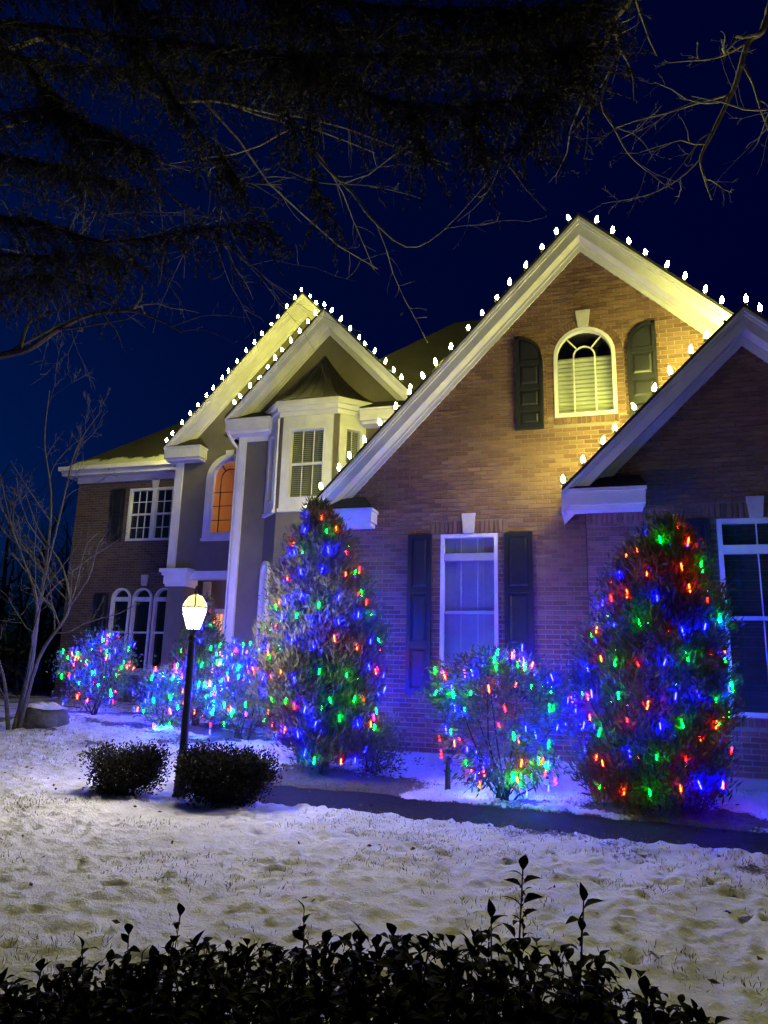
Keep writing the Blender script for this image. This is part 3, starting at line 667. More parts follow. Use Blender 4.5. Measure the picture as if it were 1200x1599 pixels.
# porch recess
pr = MB(); x0, x1, y0, y1 = -10.6, -7.47, 15.0, 16.6
pr.quad((x0, y1, .3), (x1, y1, .3), (x1, y1, 3.62), (x0, y1, 3.62)); pr.quad((x0, y0+.01, 3.60), (x0, y1, 3.60), (x1, y1, 3.60), (x1, y0+.01, 3.60)); pr.build('porch_wall', M['stucco'], house)
MB().box(-10.6, -7.47, 14.7, 16.6, -0.3, 0.48).build('porch_floor', M['concrete'], house)
bm_ = MB(); bm_.box(-10.0, -7.47, 14.95, 15.2, 3.42, 3.615); bm_.build('porch_beam', M['white'], house)
dr = MB(); dr.box(-9.98, -9.78, 16.50, 16.59, .48, 3.55); dr.box(-9.60, -9.12, 16.53, 16.59, 2.72, 2.85); dr.box(-8.10, -7.98, 16.50, 16.59, .48, 3.3); dr.box(-9.14, -9.04, 16.50, 16.59, .48, 2.85)
dr.box(-9.62, -9.55, 16.53, 16.59, .48, 2.72); dr.build('door_casing', M['white'], house)
sl = MB(); sl.quad((-9.55, 16.575, .9), (-9.14, 16.575, .9), (-9.14, 16.575, 2.72), (-9.55, 16.575, 2.72)); sd = sl.build('sidelight', emis('sidelight_glow', (1.0, 0.42, 0.14), 1.3), house)
mu = MB()
for x in (-9.46, -9.36, -9.26): mu.box(x-.012, x+.012, 16.55, 16.57, .9, 2.72)
for z in (1.35, 1.8, 2.25): mu.box(-9.55, -9.14, 16.553, 16.567, z-.012, z+.012)
mu.build('muntin', M['white'], sd)
dd = MB(); dd.box(-9.04, -8.10, 16.54, 16.59, .48, 2.75)
for (a, b) in ((.62, 1.3), (1.42, 2.0), (2.1, 2.6)):
    for (c, d) in ((-8.95, -8.62), (-8.52, -8.19)): dd.box(c, d, 16.525, 16.54, a, b)
dob = dd.build('door', M['door'], house); MB().lathe([(.0, 0), (.03, .01), (.03, .04), (0, .05)], 0, 0, 10).build('handle', M['blackmetal'], dob, T(-8.99, 16.5, 1.45) @ Matrix.Rotation(R(90), 4, 'X'))
MB().lathe([(0.0, 3.52), (0.09, 3.52), (0.12, 3.56), (0.12, 3.598), (0.0, 3.598)], -8.9, 15.8, 14).build('porch_light', emis('porch_glow', (1.0, 0.55, 0.22), 28.0), house)
# porch column
cl = empty('porch_column', T(-9.70, 15.05, 0.42), house)
c = MB(); c.box(-9.93, -9.47, 14.84, 15.28, 1.2, 3.25); c.build('shaft', M['stucco'], cl)
c = MB()
for (h0, h1, e_) in ((3.24, 3.30, .27), (3.30, 3.50, .30), (3.50, 3.56, .34), (3.56, 3.655, .385)): c.box(-9.70-e_, -9.70+e_, 15.05-e_, 15.05+e_*.8, h0, h1-.001)
c.build('capital', M['white'], cl)
c = MB(); c.prism([(-10.05, .62), (-9.35, .62), (-9.45, 1.2), (-9.95, 1.2)], 14.78, 15.3); c.build('plinth', M['white'], cl)
c = MB(); c.box(-10.16, -9.24, 14.68, 15.35, 0.1, .66); c.build('pedestal', M['stone'], cl)

# brick wing at the left
w_ = MB(); holes = [[(-12.12, 4.59), (-10.56, 4.59), (-10.56, 6.02), (-12.12, 6.02)]]
for i in range(3): holes.append(arch_pts(-12.05+.645*i, 1.25, .29, 3.05))
wall_panel(w_, [(-13.83, -.6), (-9.9, -.6), (-9.9, 6.5), (-13.83, 6.5)], holes, 16.0); w_.quad((-13.83, 16, -.6), (-13.83, 16, 6.5), (-13.83, 22, 6.5), (-13.83, 22, -.6))
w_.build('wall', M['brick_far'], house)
for xc_ in (-11.73, -10.95): window(T(xc_, 16.0, 4.59), 0.78, 1.43, ft=.06, cols=3, rows=(.36, 1.06), rail=.72, mt=.02, proud=.03, blind=None)
keystone(-11.34, 6.03, 6.28, 16.0)
for i in range(3): window(T(-12.05+.645*i, 16.0, 1.25), .58, 1.80, arch=True, ft=.05, cols=1, rows=(), rail=.95, proud=.05, transom=1.80, mt=.03, blind=None, trim=.0)
MB().prism([(-11.47, 3.40), (-11.33, 3.40), (-11.30, 3.68), (-11.50, 3.68)], 15.95, 16.0).build('keystone', M['stone'], house)
MB().box(-12.42, -10.35, 15.90, 16.0, 1.13, 1.25).build('sill', M['stone'], house)
shutter(-12.66, -12.24, 4.59, 6.02, 15.99, (0, .5, 1)); shutter(-12.86, -12.44, 1.25, 3.2, 15.99, (0, .5, 1))
rf = MB(); xl, yl, zl = -14.12, 15.62, 6.60; xr, yb_ = -9.9, 22.4; ym = (yl+yb_)/2; hr = (ym-yl)*.88
rf.v = [(xl, yl, zl), (xr+3, yl, zl), (xr+3, ym, zl+hr), (xl+ym-yl, ym, zl+hr), (xl, yb_, zl), (xr+3, yb_, zl)]
rf.f = [(0, 1, 2, 3), (0, 3, 4), (4, 3, 2, 5)]; rf.build('roof', M['shingle_snow'], house)
fs = MB(); fs.box(xl, -10.08, yl-.02, yl+.03, 6.46, 6.597); fs.box(xl, -10.08, yl+.031, 15.97, 6.40, 6.45); fs.box(xl+.04, -10.08, yl+.01, yl+.10, 6.38, 6.459); fs.box(xl-.02, xl+.03, yl+.031, yb_, 6.40, 6.597); fs.build('eave_fascia', M['white'], house)
gt = MB(); gt.box(xl-.03, -10.08, yl-.12, yl-.021, 6.50, 6.61); gt.build('gutter', M['white'], house)
fz = MB(); fz.box(-13.85, -10.05, 15.955, 15.999, 6.24, 6.40); fz.build('frieze_band', M['white'], house)
# main hip roof behind the gables
rf = MB(); rf.v = [(-8.2, 13.9, 6.6), (3.6, 13.9, 6.6), (-.8, 18.2, 10.97), (-3.7, 18.2, 10.97), (-8.2, 22.6, 6.6), (3.6, 22.6, 6.6)]
rf.f = [(0, 1, 2, 3), (0, 3, 4), (4, 3, 2, 5), (1, 5, 2)]; rf.build('roof', M['shingle'], house)

# ------------------------------------------------------------------ roof light strings
random.seed(11)
c9 = MB().lathe([(0.004, 0.0), (0.016, 0.006), (0.024, 0.03), (0.025, 0.048), (0.019, 0.078), (0.009, 0.10), (0.001, 0.112)], 0, 0, 8).mesh('bulb', emis('roof_bulb_glow', (1.0, 0.95, 0.19), ROOF_BULB), True)
c9s = MB().lathe([(0.014, -0.045), (0.017, -0.04), (0.018, 0.0), (0.015, 0.004)], 0, 0, 8).mesh('socket', M['blackmetal'])
def roof_string(Gd, xs_, label, extra=()):
    xs_ = [x+random.gauss(0, .018) for x in xs_]; pts = [Vector((x, Gd['Yo']-0.045, gz_line(Gd, x)+0.047+0.045)) for x in xs_]+[Vector(p) for p in extra]
    t = empty('roof_light_string', pts[0]); tag(t, label, 'string lights', 'white light strings along the gable edges')
    mb = MB(); wp = []
    for a, b in zip(pts[:-1], pts[1:]):
        wp += [a-Vector((0, 0, .047)), (a+b)/2-Vector((0, 0, .042))]
    wp.append(pts[-1]-Vector((0, 0, .047))); mb.tube(wp, 0.004, 4); mb.build('wire', M['green_wire'], t)
    for p in pts:
        mx = Matrix.Translation(p) @ Matrix.Rotation(random.gauss(0, .2), 4, 'X') @ Matrix.Rotation(random.gauss(0, .2), 4, 'Y')
        b = place('bulb', c9, t, mx); place('socket', c9s, b, mx)
roof_string(GM, [-0.27-.2295*i for i in range(18)]+[], 'white bulbs climbing the left edge of the tallest brick gable', [(-4.5, 10.35, 3.9)])
roof_string(GM, [0.08+.237*i for i in range(8)], 'white bulbs down the right edge of the tallest brick gable')
roof_string(GR, [1.9-.2365*i for i in range(11)]+[], 'white bulbs up the left edge of the lower right brick gable')
roof_string(GR, [2.13+.2365*i for i in range(8)], 'white bulb string starting right of the lower right gable peak')
roof_string(G2, [-5.66-.181*i for i in range(11)], 'white bulbs on the left edge of the gable over the bay window')
roof_string(G2, [-5.48+.197*i for i in range(11)], 'white bulbs on the right edge of the gable over the bay window')
roof_string(G1, [-6.74-.2035*i for i in range(18)], 'white bulbs along the left edge of the farthest stucco gable')
roof_string(G1, [-6.53+.206*i for i in range(3)], 'few white bulbs just right of the farthest gable peak')

# ------------------------------------------------------------------ foliage helpers
def unit(a): return a/np.maximum(np.linalg.norm(a, axis=-1, keepdims=True), 1e-9)
def leaf_mesh(name, P, D, length, width, m, K=1, spread=0.5, jit=0.02, rnd_c=None):
    P = np.repeat(P, K, 0)+RNG.normal(0, jit, (len(P)*K, 3)); D = unit(np.repeat(D, K, 0)+RNG.normal(0, spread, (len(D)*K, 3)))
    n = len(P); L = (length*RNG.uniform(.55, 1.2, n))[:, None]; W = (width*RNG.uniform(.7, 1.25, n))[:, None]
    side = unit(np.cross(D, RNG.normal(0, 1, (n, 3))))*W*.5
    V = np.stack([P, P+D*L*.45+side, P+D*L, P+D*L*.45-side], 1).reshape(-1, 3)
    Fq = np.arange(n*4).reshape(n, 4); r = np.repeat(RNG.random(n) if rnd_c is None else np.clip(np.repeat(rnd_c, K)+RNG.normal(0, .15, n), 0, .999), 4)
    return np_mesh(name, V, Fq, m, {'rnd': r})
def prof_r(prof, h): return np.interp(h, [p[0] for p in prof], [p[1] for p in prof])
def conifer_crown(base, H, prof, lean, nclump, per, blade, m, K, up, gap=0.0):
    """clumped feathery sprays spread through the crown's volume"""
    hs = np.array([p[0] for p in prof]); hh = RNG.uniform(hs[0], hs[-1], nclump*4); keep = RNG.random(nclump*4) < prof_r(prof, hh)/max(p[1] for p in prof)
    hh = hh[keep][:nclump]; th = RNG.uniform(0, 2*np.pi, len(hh)); rr = prof_r(prof, hh)*RNG.uniform(.66, 1.12, len(hh))
    C = np.stack([np.cos(th)*rr, np.sin(th)*rr, hh*H], -1); cr_ = RNG.random(len(hh))
    k = RNG.integers(0, len(hh), len(hh)*per); P = C[k]+RNG.normal(0, 1, (len(k), 3))*np.array([.095, .095, .15])
    n2 = len(k)//2; h2 = RNG.uniform(hs[0], hs[-1]*.97, n2); t2 = RNG.uniform(0, 2*np.pi, n2); r2 = prof_r(prof, h2)*np.sqrt(RNG.uniform(.12, .88, n2))
    P = np.concatenate([P, np.stack([np.cos(t2)*r2, np.sin(t2)*r2, h2*H], -1)]); rc = np.concatenate([cr_[k], RNG.random(n2)])
    out = P.copy(); out[:, 2] = 0; D = unit(unit(out)*(.55)+np.array([0, 0, up])+RNG.normal(0, .25, P.shape))
    lim = prof_r(prof, np.clip(P[:, 2]/H, hs[0], hs[-1]))*1.24+.03; ok = (np.hypot(P[:, 0], P[:, 1]) < lim) & (P[:, 2] > hs[0]*H-.05) & (P[:, 2] < H)
    P, D, rc = P[ok], D[ok], rc[ok]
    P[:, :2] += np.array(lean)*np.clip(P[:, 2:3]/H, 0, 1)**1.5
    return leaf_mesh('crown', P+np.array(base), D, blade[0], blade[1], m, K, .42, .035, rc)
mini = {}
_b = MB().lathe([(0.001, -.024), (0.004, -.022), (0.005, 0.0), (0.005, 0.02), (0.0035, 0.032), (0.0005, 0.038)], 0, 0, 6)
for cn, (cc, st) in BULB.items(): mini[cn] = _b.mesh('bulb_'+cn, emis('bulb_glow_'+cn, cc, st), True)
def light_string(pts, label, cat_group, seed=1):
    rg = random.Random(seed); t = empty('string_lights', pts[0]); tag(t, label, 'string lights', cat_group)
    wp = []
    for a, b in zip(pts[:-1], pts[1:]):
        wp += [a, (a+b)/2-Vector((0, 0, (b-a).length*.06))]
    MB().tube(wp+[pts[-1]], 0.0025, 3).build('wire', M['green_wire'], t)
    names = ['blue', 'green', 'blue', 'amber', 'green', 'red', 'blue', 'green', 'amber', 'blue', 'green', 'amber', 'blue']; off = rg.randint(0, 9)
    for i, p in enumerate(pts):
        cn = names[(i+off) % len(names)] if rg.random() < .7 else rg.choice(names)
        place('bulb', mini[cn], t, Matrix.Translation(p) @ Matrix.Rotation(rg.gauss(0, .16), 4, 'X') @ Matrix.Rotation(rg.gauss(0, .16), 4, 'Y') @ Matrix.Scale(rg.uniform(1.0, 1.5), 4))
def spiral(base, H, prof, lean, spacing, pitch, h0, h1, seed, out=1.02):
    rg = random.Random(seed); pts = []; h = h0*H; th = rg.uniform(0, 6)
    while h < h1*H:
        r = float(prof_r(prof, h/H)); rr = max(r*out*rg.uniform(.93, 1.08), .03); th += spacing/max(r, .06)*rg.uniform(.6, 1.4)
        f = min(max(h/H, 0), 1)**1.5; z = h+rg.gauss(0, .05)
        pts.append(Vector((base[0]+lean[0]*f+rr*math.cos(th), base[1]+lean[1]*f+rr*math.sin(th), base[2]+z)))
        h += spacing*pitch/(2*math.pi*max(r, .06))
    return pts

# ------------------------------------------------------------------ lit conifers by the house
def lit_conifer(name, x, y, H, prof, lean, label, slabel, seed, nclump=150, per=26, sp=.25, pitch=.32, up=.9, blade=(.115, .021), K=9, trunk=.07, cat='tree', h0=.06, h1=.985):
    z = gz(x, y); base = (x, y, z); t = empty(name, base); tag(t, label, cat)
    MB().tube([(x, y, z-.05), (x+.02, y, z+H*.3), (x+lean[0]*.5, y+lean[1]*.5, z+H*.65), (x+lean[0], y+lean[1], z+H*.97)], [trunk, trunk*.85, trunk*.5, .012], 8).build('trunk', M['bark_dark'], t)
    place('crown', conifer_crown(base, H, prof, lean, nclump, per, blade, M['arbor'], K, up), t)
    light_string(spiral(base, H, prof, lean, sp, pitch, h0, h1, seed), slabel, 'coloured light strings on the plants', seed)
PL = [(.05, .36), (.10, .60), (.25, .74), (.42, .75), (.55, .66), (.70, .51), (.82, .38), (.90, .24), (.96, .10), (1.0, .02)]
PR = [(.02, .48), (.10, .64), (.28, .75), (.45, .76), (.60, .66), (.74, .52), (.85, .38), (.93, .23), (.98, .09), (1.0, .02)]
lit_conifer('conifer_tree', -3.57, 9.2, 3.72, PL, (-.26, 0), 'tall narrow evergreen tree with coloured lights at the corner of the brick gable', 'coloured lights wound round the tall evergreen at the brick corner', 5)
lit_conifer('conifer_tree', 0.44, 8.72, 3.24, PR, (.26, 0), 'broad evergreen tree with coloured lights below the lower right gable', 'coloured lights wound round the broad evergreen below the right gable', 9)
PS = [(.04, .45), (.2, .55), (.4, .46), (.6, .34), (.8, .18), (1.0, .02)]
lit_conifer('conifer_tree', -6.95, 11.6, 2.25, PS, (0, 0), 'small cone-shaped evergreen with coloured lights behind the lamp post', 'coloured lights on the small cone-shaped evergreen behind the lamp post', 4, nclump=70, per=22, sp=.22, pitch=.34)

# ------------------------------------------------------------------ lit shrubs
def shrub(name, x, y, rx, ry, H, label, nclump, per, leaf, m, K=4, droop=0.0, nst=9, hmin=.18, cat='shrub', topheavy=.55, stem_m='bark_dark', clump_r=.13, foot=.45):
    z = gz(x, y); base = np.array((x, y, z)); t = empty(name, base); tag(t, label, cat)
    u = RNG.uniform(0, 1, nclump); th = RNG.uniform(0, 2*np.pi, nclump); hh = hmin+(1-hmin)*u**.8
    env = np.sqrt(np.clip(1-((hh-topheavy)/(1.02-topheavy if True else 1))**2*(hh > topheavy), .02, 1))*np.clip(foot+(1-foot)*hh/topheavy, 0, 1)
    rr = env*np.sqrt(RNG.uniform(.25, 1, nclump))
    C = np.stack([np.cos(th)*rr*rx, np.sin(th)*rr*ry, hh*H], -1)+base; cr_ = RNG.random(nclump)
    st = MB()
    for i in range(nst):
        j = int(RNG.integers(0, nclump)); e = C[j]; a = base+np.array([RNG.normal(0, .05), RNG.normal(0, .05), -.03]); mid = a*.5+e*.5+np.array([RNG.normal(0, .05), RNG.normal(0, .05), -.04])
        st.tube([a, a*.7+mid*.3+[0, 0, .04], mid, e], [.018, .014, .010, .004], 5)
    st.build('stem', M[stem_m], t)
    k = np.repeat(np.arange(nclump), per); P = C[k]+RNG.normal(0, clump_r, (len(k), 3))*np.array([1, 1, .8]); P[:, 2] = np.maximum(P[:, 2], base[2]+.03)
    D = unit(unit(P-(base+np.array([0, 0, H*.35])))+np.array([0, 0, .5-droop])+RNG.normal(0, .3, P.shape))
    place('foliage', leaf_mesh('foliage', P, D, leaf[0], leaf[1], m, K, .5, .03, cr_[k]), t)
    return C, base
def shrub_lights(C, n, label, seed, toward=(0, -1), off=.10):
    rg = random.Random(seed); c0 = C.mean(0); P = []
    while len(P) < n:
        p = C[rg.randrange(len(C))]; d = Vector(p-c0); d = d.normalized() if d.length > 0 else Vector((0, 0, 1))
        if d.y > 0.35 and rg.random() < .6: continue
        P.append(Vector(p)+d*off*rg.uniform(.4, 1.5)+Vector((rg.gauss(0, .07), rg.gauss(0, .07), rg.gauss(0, .07))))
    out = [min(P, key=lambda q: q.z)]; P.remove(out[0])
    while P:
        q = min(P, key=lambda q: (q-out[-1]).length); out.append(q); P.remove(q)
    light_string(out, label, 'coloured light strings on the plants', seed)
C, b = shrub('shrub', -9.05, 11.6, .72, .6, 1.38, 'rounded shrub hung with coloured lights below the far arched windows', 64, 30, (.07, .022), M['rhodo'], hmin=.2)
shrub_lights(C, 78, 'coloured lights on the rounded shrub below the far arched windows', 21)
C, b = shrub('shrub', -5.65, 10.9, .72, .55, 1.36, 'loose lit shrub right of the lamp post beside the tall evergreen', 80, 30, (.07, .022), M['rhodo'], hmin=.24)
shrub_lights(C, 105, 'coloured lights on the loose shrub right of the lamp post', 22)
C, b = shrub('shrub', -7.15, 10.9, .42, .45, .80, 'low lit shrub left of the lamp post near the porch pedestal', 40, 26, (.07, .022), M['rhodo'], hmin=.22)
shrub_lights(C, 40, 'coloured lights on the low shrub near the porch pedestal', 23)
C, b = shrub('shrub', -1.18, 8.66, .80, .55, 1.52, 'open vase-shaped shrub with coloured lights under the transom window', 88, 24, (.10, .024), M['rhodo'], droop=1.0, hmin=.14, topheavy=.70, nst=16, clump_r=.11, foot=.25)
base_pts = [np.array([-1.1+random.gauss(0, .16), 8.66+random.gauss(0, .09), gz(-1.1, 8.6)+random.uniform(.05, .42)]) for _ in range(8)]
shrub_lights(np.concatenate([C, np.array(base_pts)]), 92, 'coloured lights on the vase-shaped shrub under the transom window', 24)
shrub('shrub', -2.98, 9.5, .30, .28, .6, 'small unlit evergreen shrub between the tall evergreen and the foundation', 26, 26, (.07, .02), M['arbor'], hmin=.05)

# ------------------------------------------------------------------ dark shrubs at the lamp
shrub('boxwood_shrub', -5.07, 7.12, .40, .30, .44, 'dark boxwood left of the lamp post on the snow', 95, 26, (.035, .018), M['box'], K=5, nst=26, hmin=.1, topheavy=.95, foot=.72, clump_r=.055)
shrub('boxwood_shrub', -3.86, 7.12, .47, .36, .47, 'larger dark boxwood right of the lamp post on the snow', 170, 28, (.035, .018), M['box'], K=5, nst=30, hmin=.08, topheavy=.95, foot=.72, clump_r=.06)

# ------------------------------------------------------------------ lamp post
LX, LY = -4.51, 7.32; LZ = gz(LX, LY)-.03
lp = empty('lamp_post', (LX, LY, LZ)); tag(lp, 'black garden lamp post with a glowing glass lantern standing between dark boxwoods', 'lamp post')
MB().lathe([(.085, LZ-.1), (.085, LZ+.05), (.07, LZ+.07), (.055, LZ+.42), (.06, LZ+.44), (.045, LZ+.48), (.038, 1.72), (.048, 1.74), (.048, 1.77), (.03, 1.80), (.065, 1.855), (.0, 1.856)], LX, LY, 14).build('post', M['blackmetal'], lp, smooth=False)
ROT = math.atan2(-LY, -LX)
def sq(r, z, n=4): return [(LX+r*math.cos(ROT+2*math.pi*k/n), LY+r*math.sin(ROT+2*math.pi*k/n), z) for k in range(n)]
def tglass(name, col, strength, tr):
    m = bpy.data.materials.new(name); m.use_nodes = True; nt = m.node_tree; nt.nodes.clear(); o = nt.nodes.new('ShaderNodeOutputMaterial')
    e = nt.nodes.new('ShaderNodeEmission'); e.inputs[0].default_value = (*col, 1); e.inputs[1].default_value = strength; t = nt.nodes.new('ShaderNodeBsdfTransparent'); t.inputs[0].default_value = (*tr, 1)
    a = nt.nodes.new('ShaderNodeAddShader'); nt.links.new(e.outputs[0], a.inputs[0]); nt.links.new(t.outputs[0], a.inputs[1]); nt.links.new(a.outputs[0], o.inputs[0]); return m
gl = tglass('lit_lantern_glass', (1.0, 0.90, 0.55), 25.0, (.9, .9, .88)); gc = tglass('lit_cap_glass', (1.0, 0.82, 0.30), 1.5, (.30, .28, .2))
rb, rm_, rt = .070, .118, .138; zb, zm_, zt = 1.862, 2.03, 2.115
lv = [sq(rb, zb), sq(rm_, zm_), sq(rt, zt), sq(.124, 2.165), sq(.082, 2.235), sq(.022, 2.262)]
for k in range(4):
    j = (k+1) % 4; p = MB(); p.quad(lv[0][k], lv[0][j], lv[1][j], lv[1][k]); p.quad(lv[1][k], lv[1][j], lv[2][j], lv[2][k]); p.build('pane', gl, lp)
    p = MB()
    for i in (2, 3, 4): p.quad(lv[i][k], lv[i][j], lv[i+1][j], lv[i+1][k])
    p.build('cap_pane', gc, lp)
fr = MB()
for k in range(4):
    fr.tube([lv[i][k] for i in range(6)], .008, 5)
    for i in (0, 2): fr.tube([lv[i][k], lv[i][(k+1) % 4]], .010, 5)
fr.lathe([(.024, 2.256), (.03, 2.266), (.010, 2.28), (.014, 2.295), (.001, 2.325)], LX, LY, 10); fr.build('lantern_frame', M['blackmetal'], lp)
MB().lathe([(.0, 1.857), (.075, 1.8575), (.075, 1.864), (.0, 1.8645)], LX, LY, 4, ROT).build('lantern_base', M['blackmetal'], lp)
MB().lathe([(.012, 1.865), (.012, 1.94), (.03, 1.97), (.038, 2.0), (.03, 2.04), (.004, 2.055)], LX, LY, 12).build('bulb', tglass('lamp_bulb_glow', (1, .86, .55), 60, (1, 1, 1)), lp)
ld = bpy.data.lights.new('lamp_light', 'POINT'); ld.energy = LAMP_POWER; ld.color = (1.0, 0.91, 0.83); ld.shadow_soft_size = .045
lo = bpy.data.objects.new('lamp_light', ld); attach(lo, lp, Matrix.Translation((LX, LY, 2.05)))

# ------------------------------------------------------------------ bollard path light, boulder
bx, by = -1.86, 8.9; bz = gz(bx, by)
pl = empty('path_light', (bx, by, bz)); tag(pl, 'short black path light in the snow under the transom window', 'path light')
MB().lathe([(.035, bz-.05), (.035, bz+.20), (.03, bz+.21), (.028, bz+.30), (.0, bz+.301)], bx, by, 12).build('post', M['blackmetal'], pl)
MB().lathe([(.055, bz+.302), (.06, bz+.32), (.045, bz+.36), (.01, bz+.385)], bx, by, 14).build('cap', M['blackmetal'], pl)
MB().lathe([(.05, bz+.205), (.052, bz+.21), (.05, bz+.222), (.03, bz+.226)], bx, by, 14).build('louvre', M['blackmetal'], pl)
rx_, ry_ = -8.75, 10.0; rz_ = gz(rx_, ry_)
bo = empty('boulder', (rx_, ry_, rz_)); tag(bo, 'low grey boulder capped with snow beside the bare tree', 'boulder')
def blob(sx, sy, sz, seed, zcut=None, nu=22, nv=14):
    V = []; Fc = []; rg = np.random.default_rng(seed); ox = rg.uniform(0, 50)
    for j in range(nv+1):
        for i in range(nu):
            a = 2*math.pi*i/nu; b_ = math.pi*j/nv; d = np.array([math.sin(b_)*math.cos(a), math.sin(b_)*math.sin(a), math.cos(b_)])
            k = .55+.95*float(fbm(d[0]*1.6+ox, d[1]*1.6+d[2]*2.1+ox, 3)); V.append((d[0]*sx*k, d[1]*sy*k, d[2]*sz*k))
    for j in range(nv):
        for i in range(nu): Fc.append((j*nu+i, (j+1)*nu+i, (j+1)*nu+(i+1) % nu, j*nu+(i+1) % nu))
    return np.array(V), Fc
V, Fc = blob(.40, .28, .24, 12); place('stone', np_mesh('stone', V+np.array([rx_, ry_, rz_+.08]), Fc, M['rock'], None, False), bo)
V2 = V*np.array([1.02, 1.02, 1.0])+np.array([0, 0, .035]); V2[:, 2] = np.where(V2[:, 2] < .16, V2[:, 2]-.10, V2[:, 2]); place('snow_cap', np_mesh('snow_cap', V2+np.array([rx_, ry_, rz_+.08]), [f for f in Fc if min(V2[i][2] for i in f) > .10], M['snow'], None, True), bo)

# ------------------------------------------------------------------ bare trees
def grow(mb, pts, r0, r1, depth, nch, lf_, spread, rg, bend=(0, 0, .25), sides=6, kids=None):
    pts = [Vector(p) for p in pts]; n = len(pts); rad = [r0+(r1-r0)*i/(n-1) for i in range(n)]
    mb.tube(pts, rad, sides if depth > 1 else (4 if depth == 1 else 3), cap=False)
    if depth <= 0: return
    L = sum((b-a).length for a, b in zip(pts[:-1], pts[1:]))
    for c in range(nch):
        t = rg.uniform(.22, 1.0); s = t*(n-1); i = min(int(s), n-2); f = s-i; p = pts[i].lerp(pts[i+1], f); d = (pts[i+1]-pts[i]).normalized()
        a = Vector((rg.gauss(0, 1), rg.gauss(0, 1), rg.gauss(0, 1))); a = (a-d*a.dot(d)).normalized()
        nd = (d*rg.uniform(.5, 1.0)+a*spread*rg.uniform(.6, 1.3)).normalized(); ln_ = L*lf_*rg.uniform(.5, 1.15)*(1.15-.5*t); q = [p]; k = 5 if depth > 1 else 4
        for j in range(k):
            nd = (nd+Vector((rg.gauss(0, .17), rg.gauss(0, .17), rg.gauss(0, .17)))+Vector(bend)*.28).normalized(); q.append(q[-1]+nd*(ln_/k))
        r_ = max((rad[i]+(rad[i+1]-rad[i])*f)*.5, .0022); grow(mb, q, r_, max(r_*.3, .0012), depth-1, max(2, int(nch*.72)), lf_*.95, spread, rg, bend, sides)
def smooth_path(pts, n=4):
    P = [Vector(p) for p in pts]; out = []
    for i in range(len(P)-1):
        p0, p1, p2, p3 = P[max(i-1, 0)], P[i], P[i+1], P[min(i+2, len(P)-1)]
        for k in range(n):
            t = k/n; out.append(.5*((2*p1)+(p2-p0)*t+(2*p0-5*p1+4*p2-p3)*t*t+(3*p1-p0-3*p2+p3)*t**3))
    return out+[P[-1]]
rg = random.Random(5)
bt = empty('bare_tree', at(22, 1142, 9.7)); tag(bt, 'multi-stemmed leafless tree at the left end of the brick wing', 'tree')
stems = [([(20, 1150, 9.7), (42, 1060, 9.7), (58, 950, 9.6), (42, 890, 9.7), (18, 820, 9.9), (0, 740, 10.1)], .055, .012), ([(24, 1150, 9.75), (48, 1050, 9.9), (62, 940, 10.1), (76, 850, 10.2), (80, 770, 10.3), (70, 690, 10.4), (78, 610, 10.5)], .05, .010),
         ([(28, 1150, 9.7), (60, 1030, 9.5), (102, 965, 9.3), (108, 930, 9.2), (95, 880, 9.2), (62, 830, 9.3), (40, 770, 9.4)], .042, .010), ([(14, 1150, 9.7), (8, 1070, 9.5), (-4, 1020, 9.4), (-20, 940, 9.2)], .045, .012),
         ([(60, 945, 10.0), (95, 800, 10.3), (120, 700, 10.5), (160, 640, 10.6)], .026, .006)]
for i, (s, a, b_) in enumerate(stems):
    mb = MB(); grow(mb, smooth_path([at(*q) for q in s]), a*.8, b_*.5, 3, 10, .34, .75, rg, (0, 0, .35)); mb.build('stem', M['bark'], bt)

# overhanging leafless tree to the right of the view
rt_ = empty('bare_tree', (5.6, 7.4, 0)); tag(rt_, 'leafless branches reaching in at the upper right of the sky', 'tree')
MB().tube([(5.6, 7.4, -.1), (5.5, 7.4, 3), (5.3, 7.3, 6.5), (5.0, 7.2, 9.5)], [.26, .21, .16, .09], 12).build('trunk', M['bark'], rt_)
YR = 7.2
RB = [([(5.0, 7.2, 9.2), (2.6, 7.2, 9.4), at(1100, -60, YR), at(1000, -25, YR), at(978, 8, YR), at(956, 32, YR), at(948, 62, YR), at(930, 82, YR), at(922, 110, YR), at(921, 152, YR)], .06, .02, 2, 5),
      ([at(921, 152, YR), at(919, 185, YR), at(917, 225, YR), at(912, 248, YR)], .012, .004, 2, 4),
      ([(5.25, 7.3, 7.4), (3.4, 7.2, 7.9), at(1230, -5, YR), at(1200, 25, YR), at(1190, 50, YR), at(1168, 68, YR), at(1150, 130, YR), at(1137, 158, YR), at(1112, 210, YR), at(1095, 245, YR), at(1100, 275, YR), at(1112, 312, YR)], .05, .009, 3, 8),
      ([at(1168, 66, YR), at(1140, 82, YR), at(1110, 92, 7.0), at(1075, 95, 6.9), at(1045, 98, 6.8)], .016, .004, 3, 6),
      ([(4.0, 7.2, 7.8), at(1260, 150, 6.8), at(1180, 172, 6.8), at(1130, 160, 6.8), at(1080, 150, 6.8)], .016, .004, 2, 6),
      ([at(1000, -25, YR), at(960, 90, 7.0), at(940, 160, 7.0), at(960, 200, 7.0), at(982, 240, 7.0), at(1012, 268, 7.0)], .018, .006, 3, 6),
      ([at(1095, 247, YR), at(1060, 280, 7.3), at(1010, 305, 7.4), at(940, 318, 7.5)], .008, .003, 2, 6),
      ([at(948, 62, YR), at(860, 90, 7.2), at(815, 130, 7.2), at(780, 260, 7.2), at(750, 315, 7.2), at(715, 345, 7.2)], .014, .003, 2, 6)]
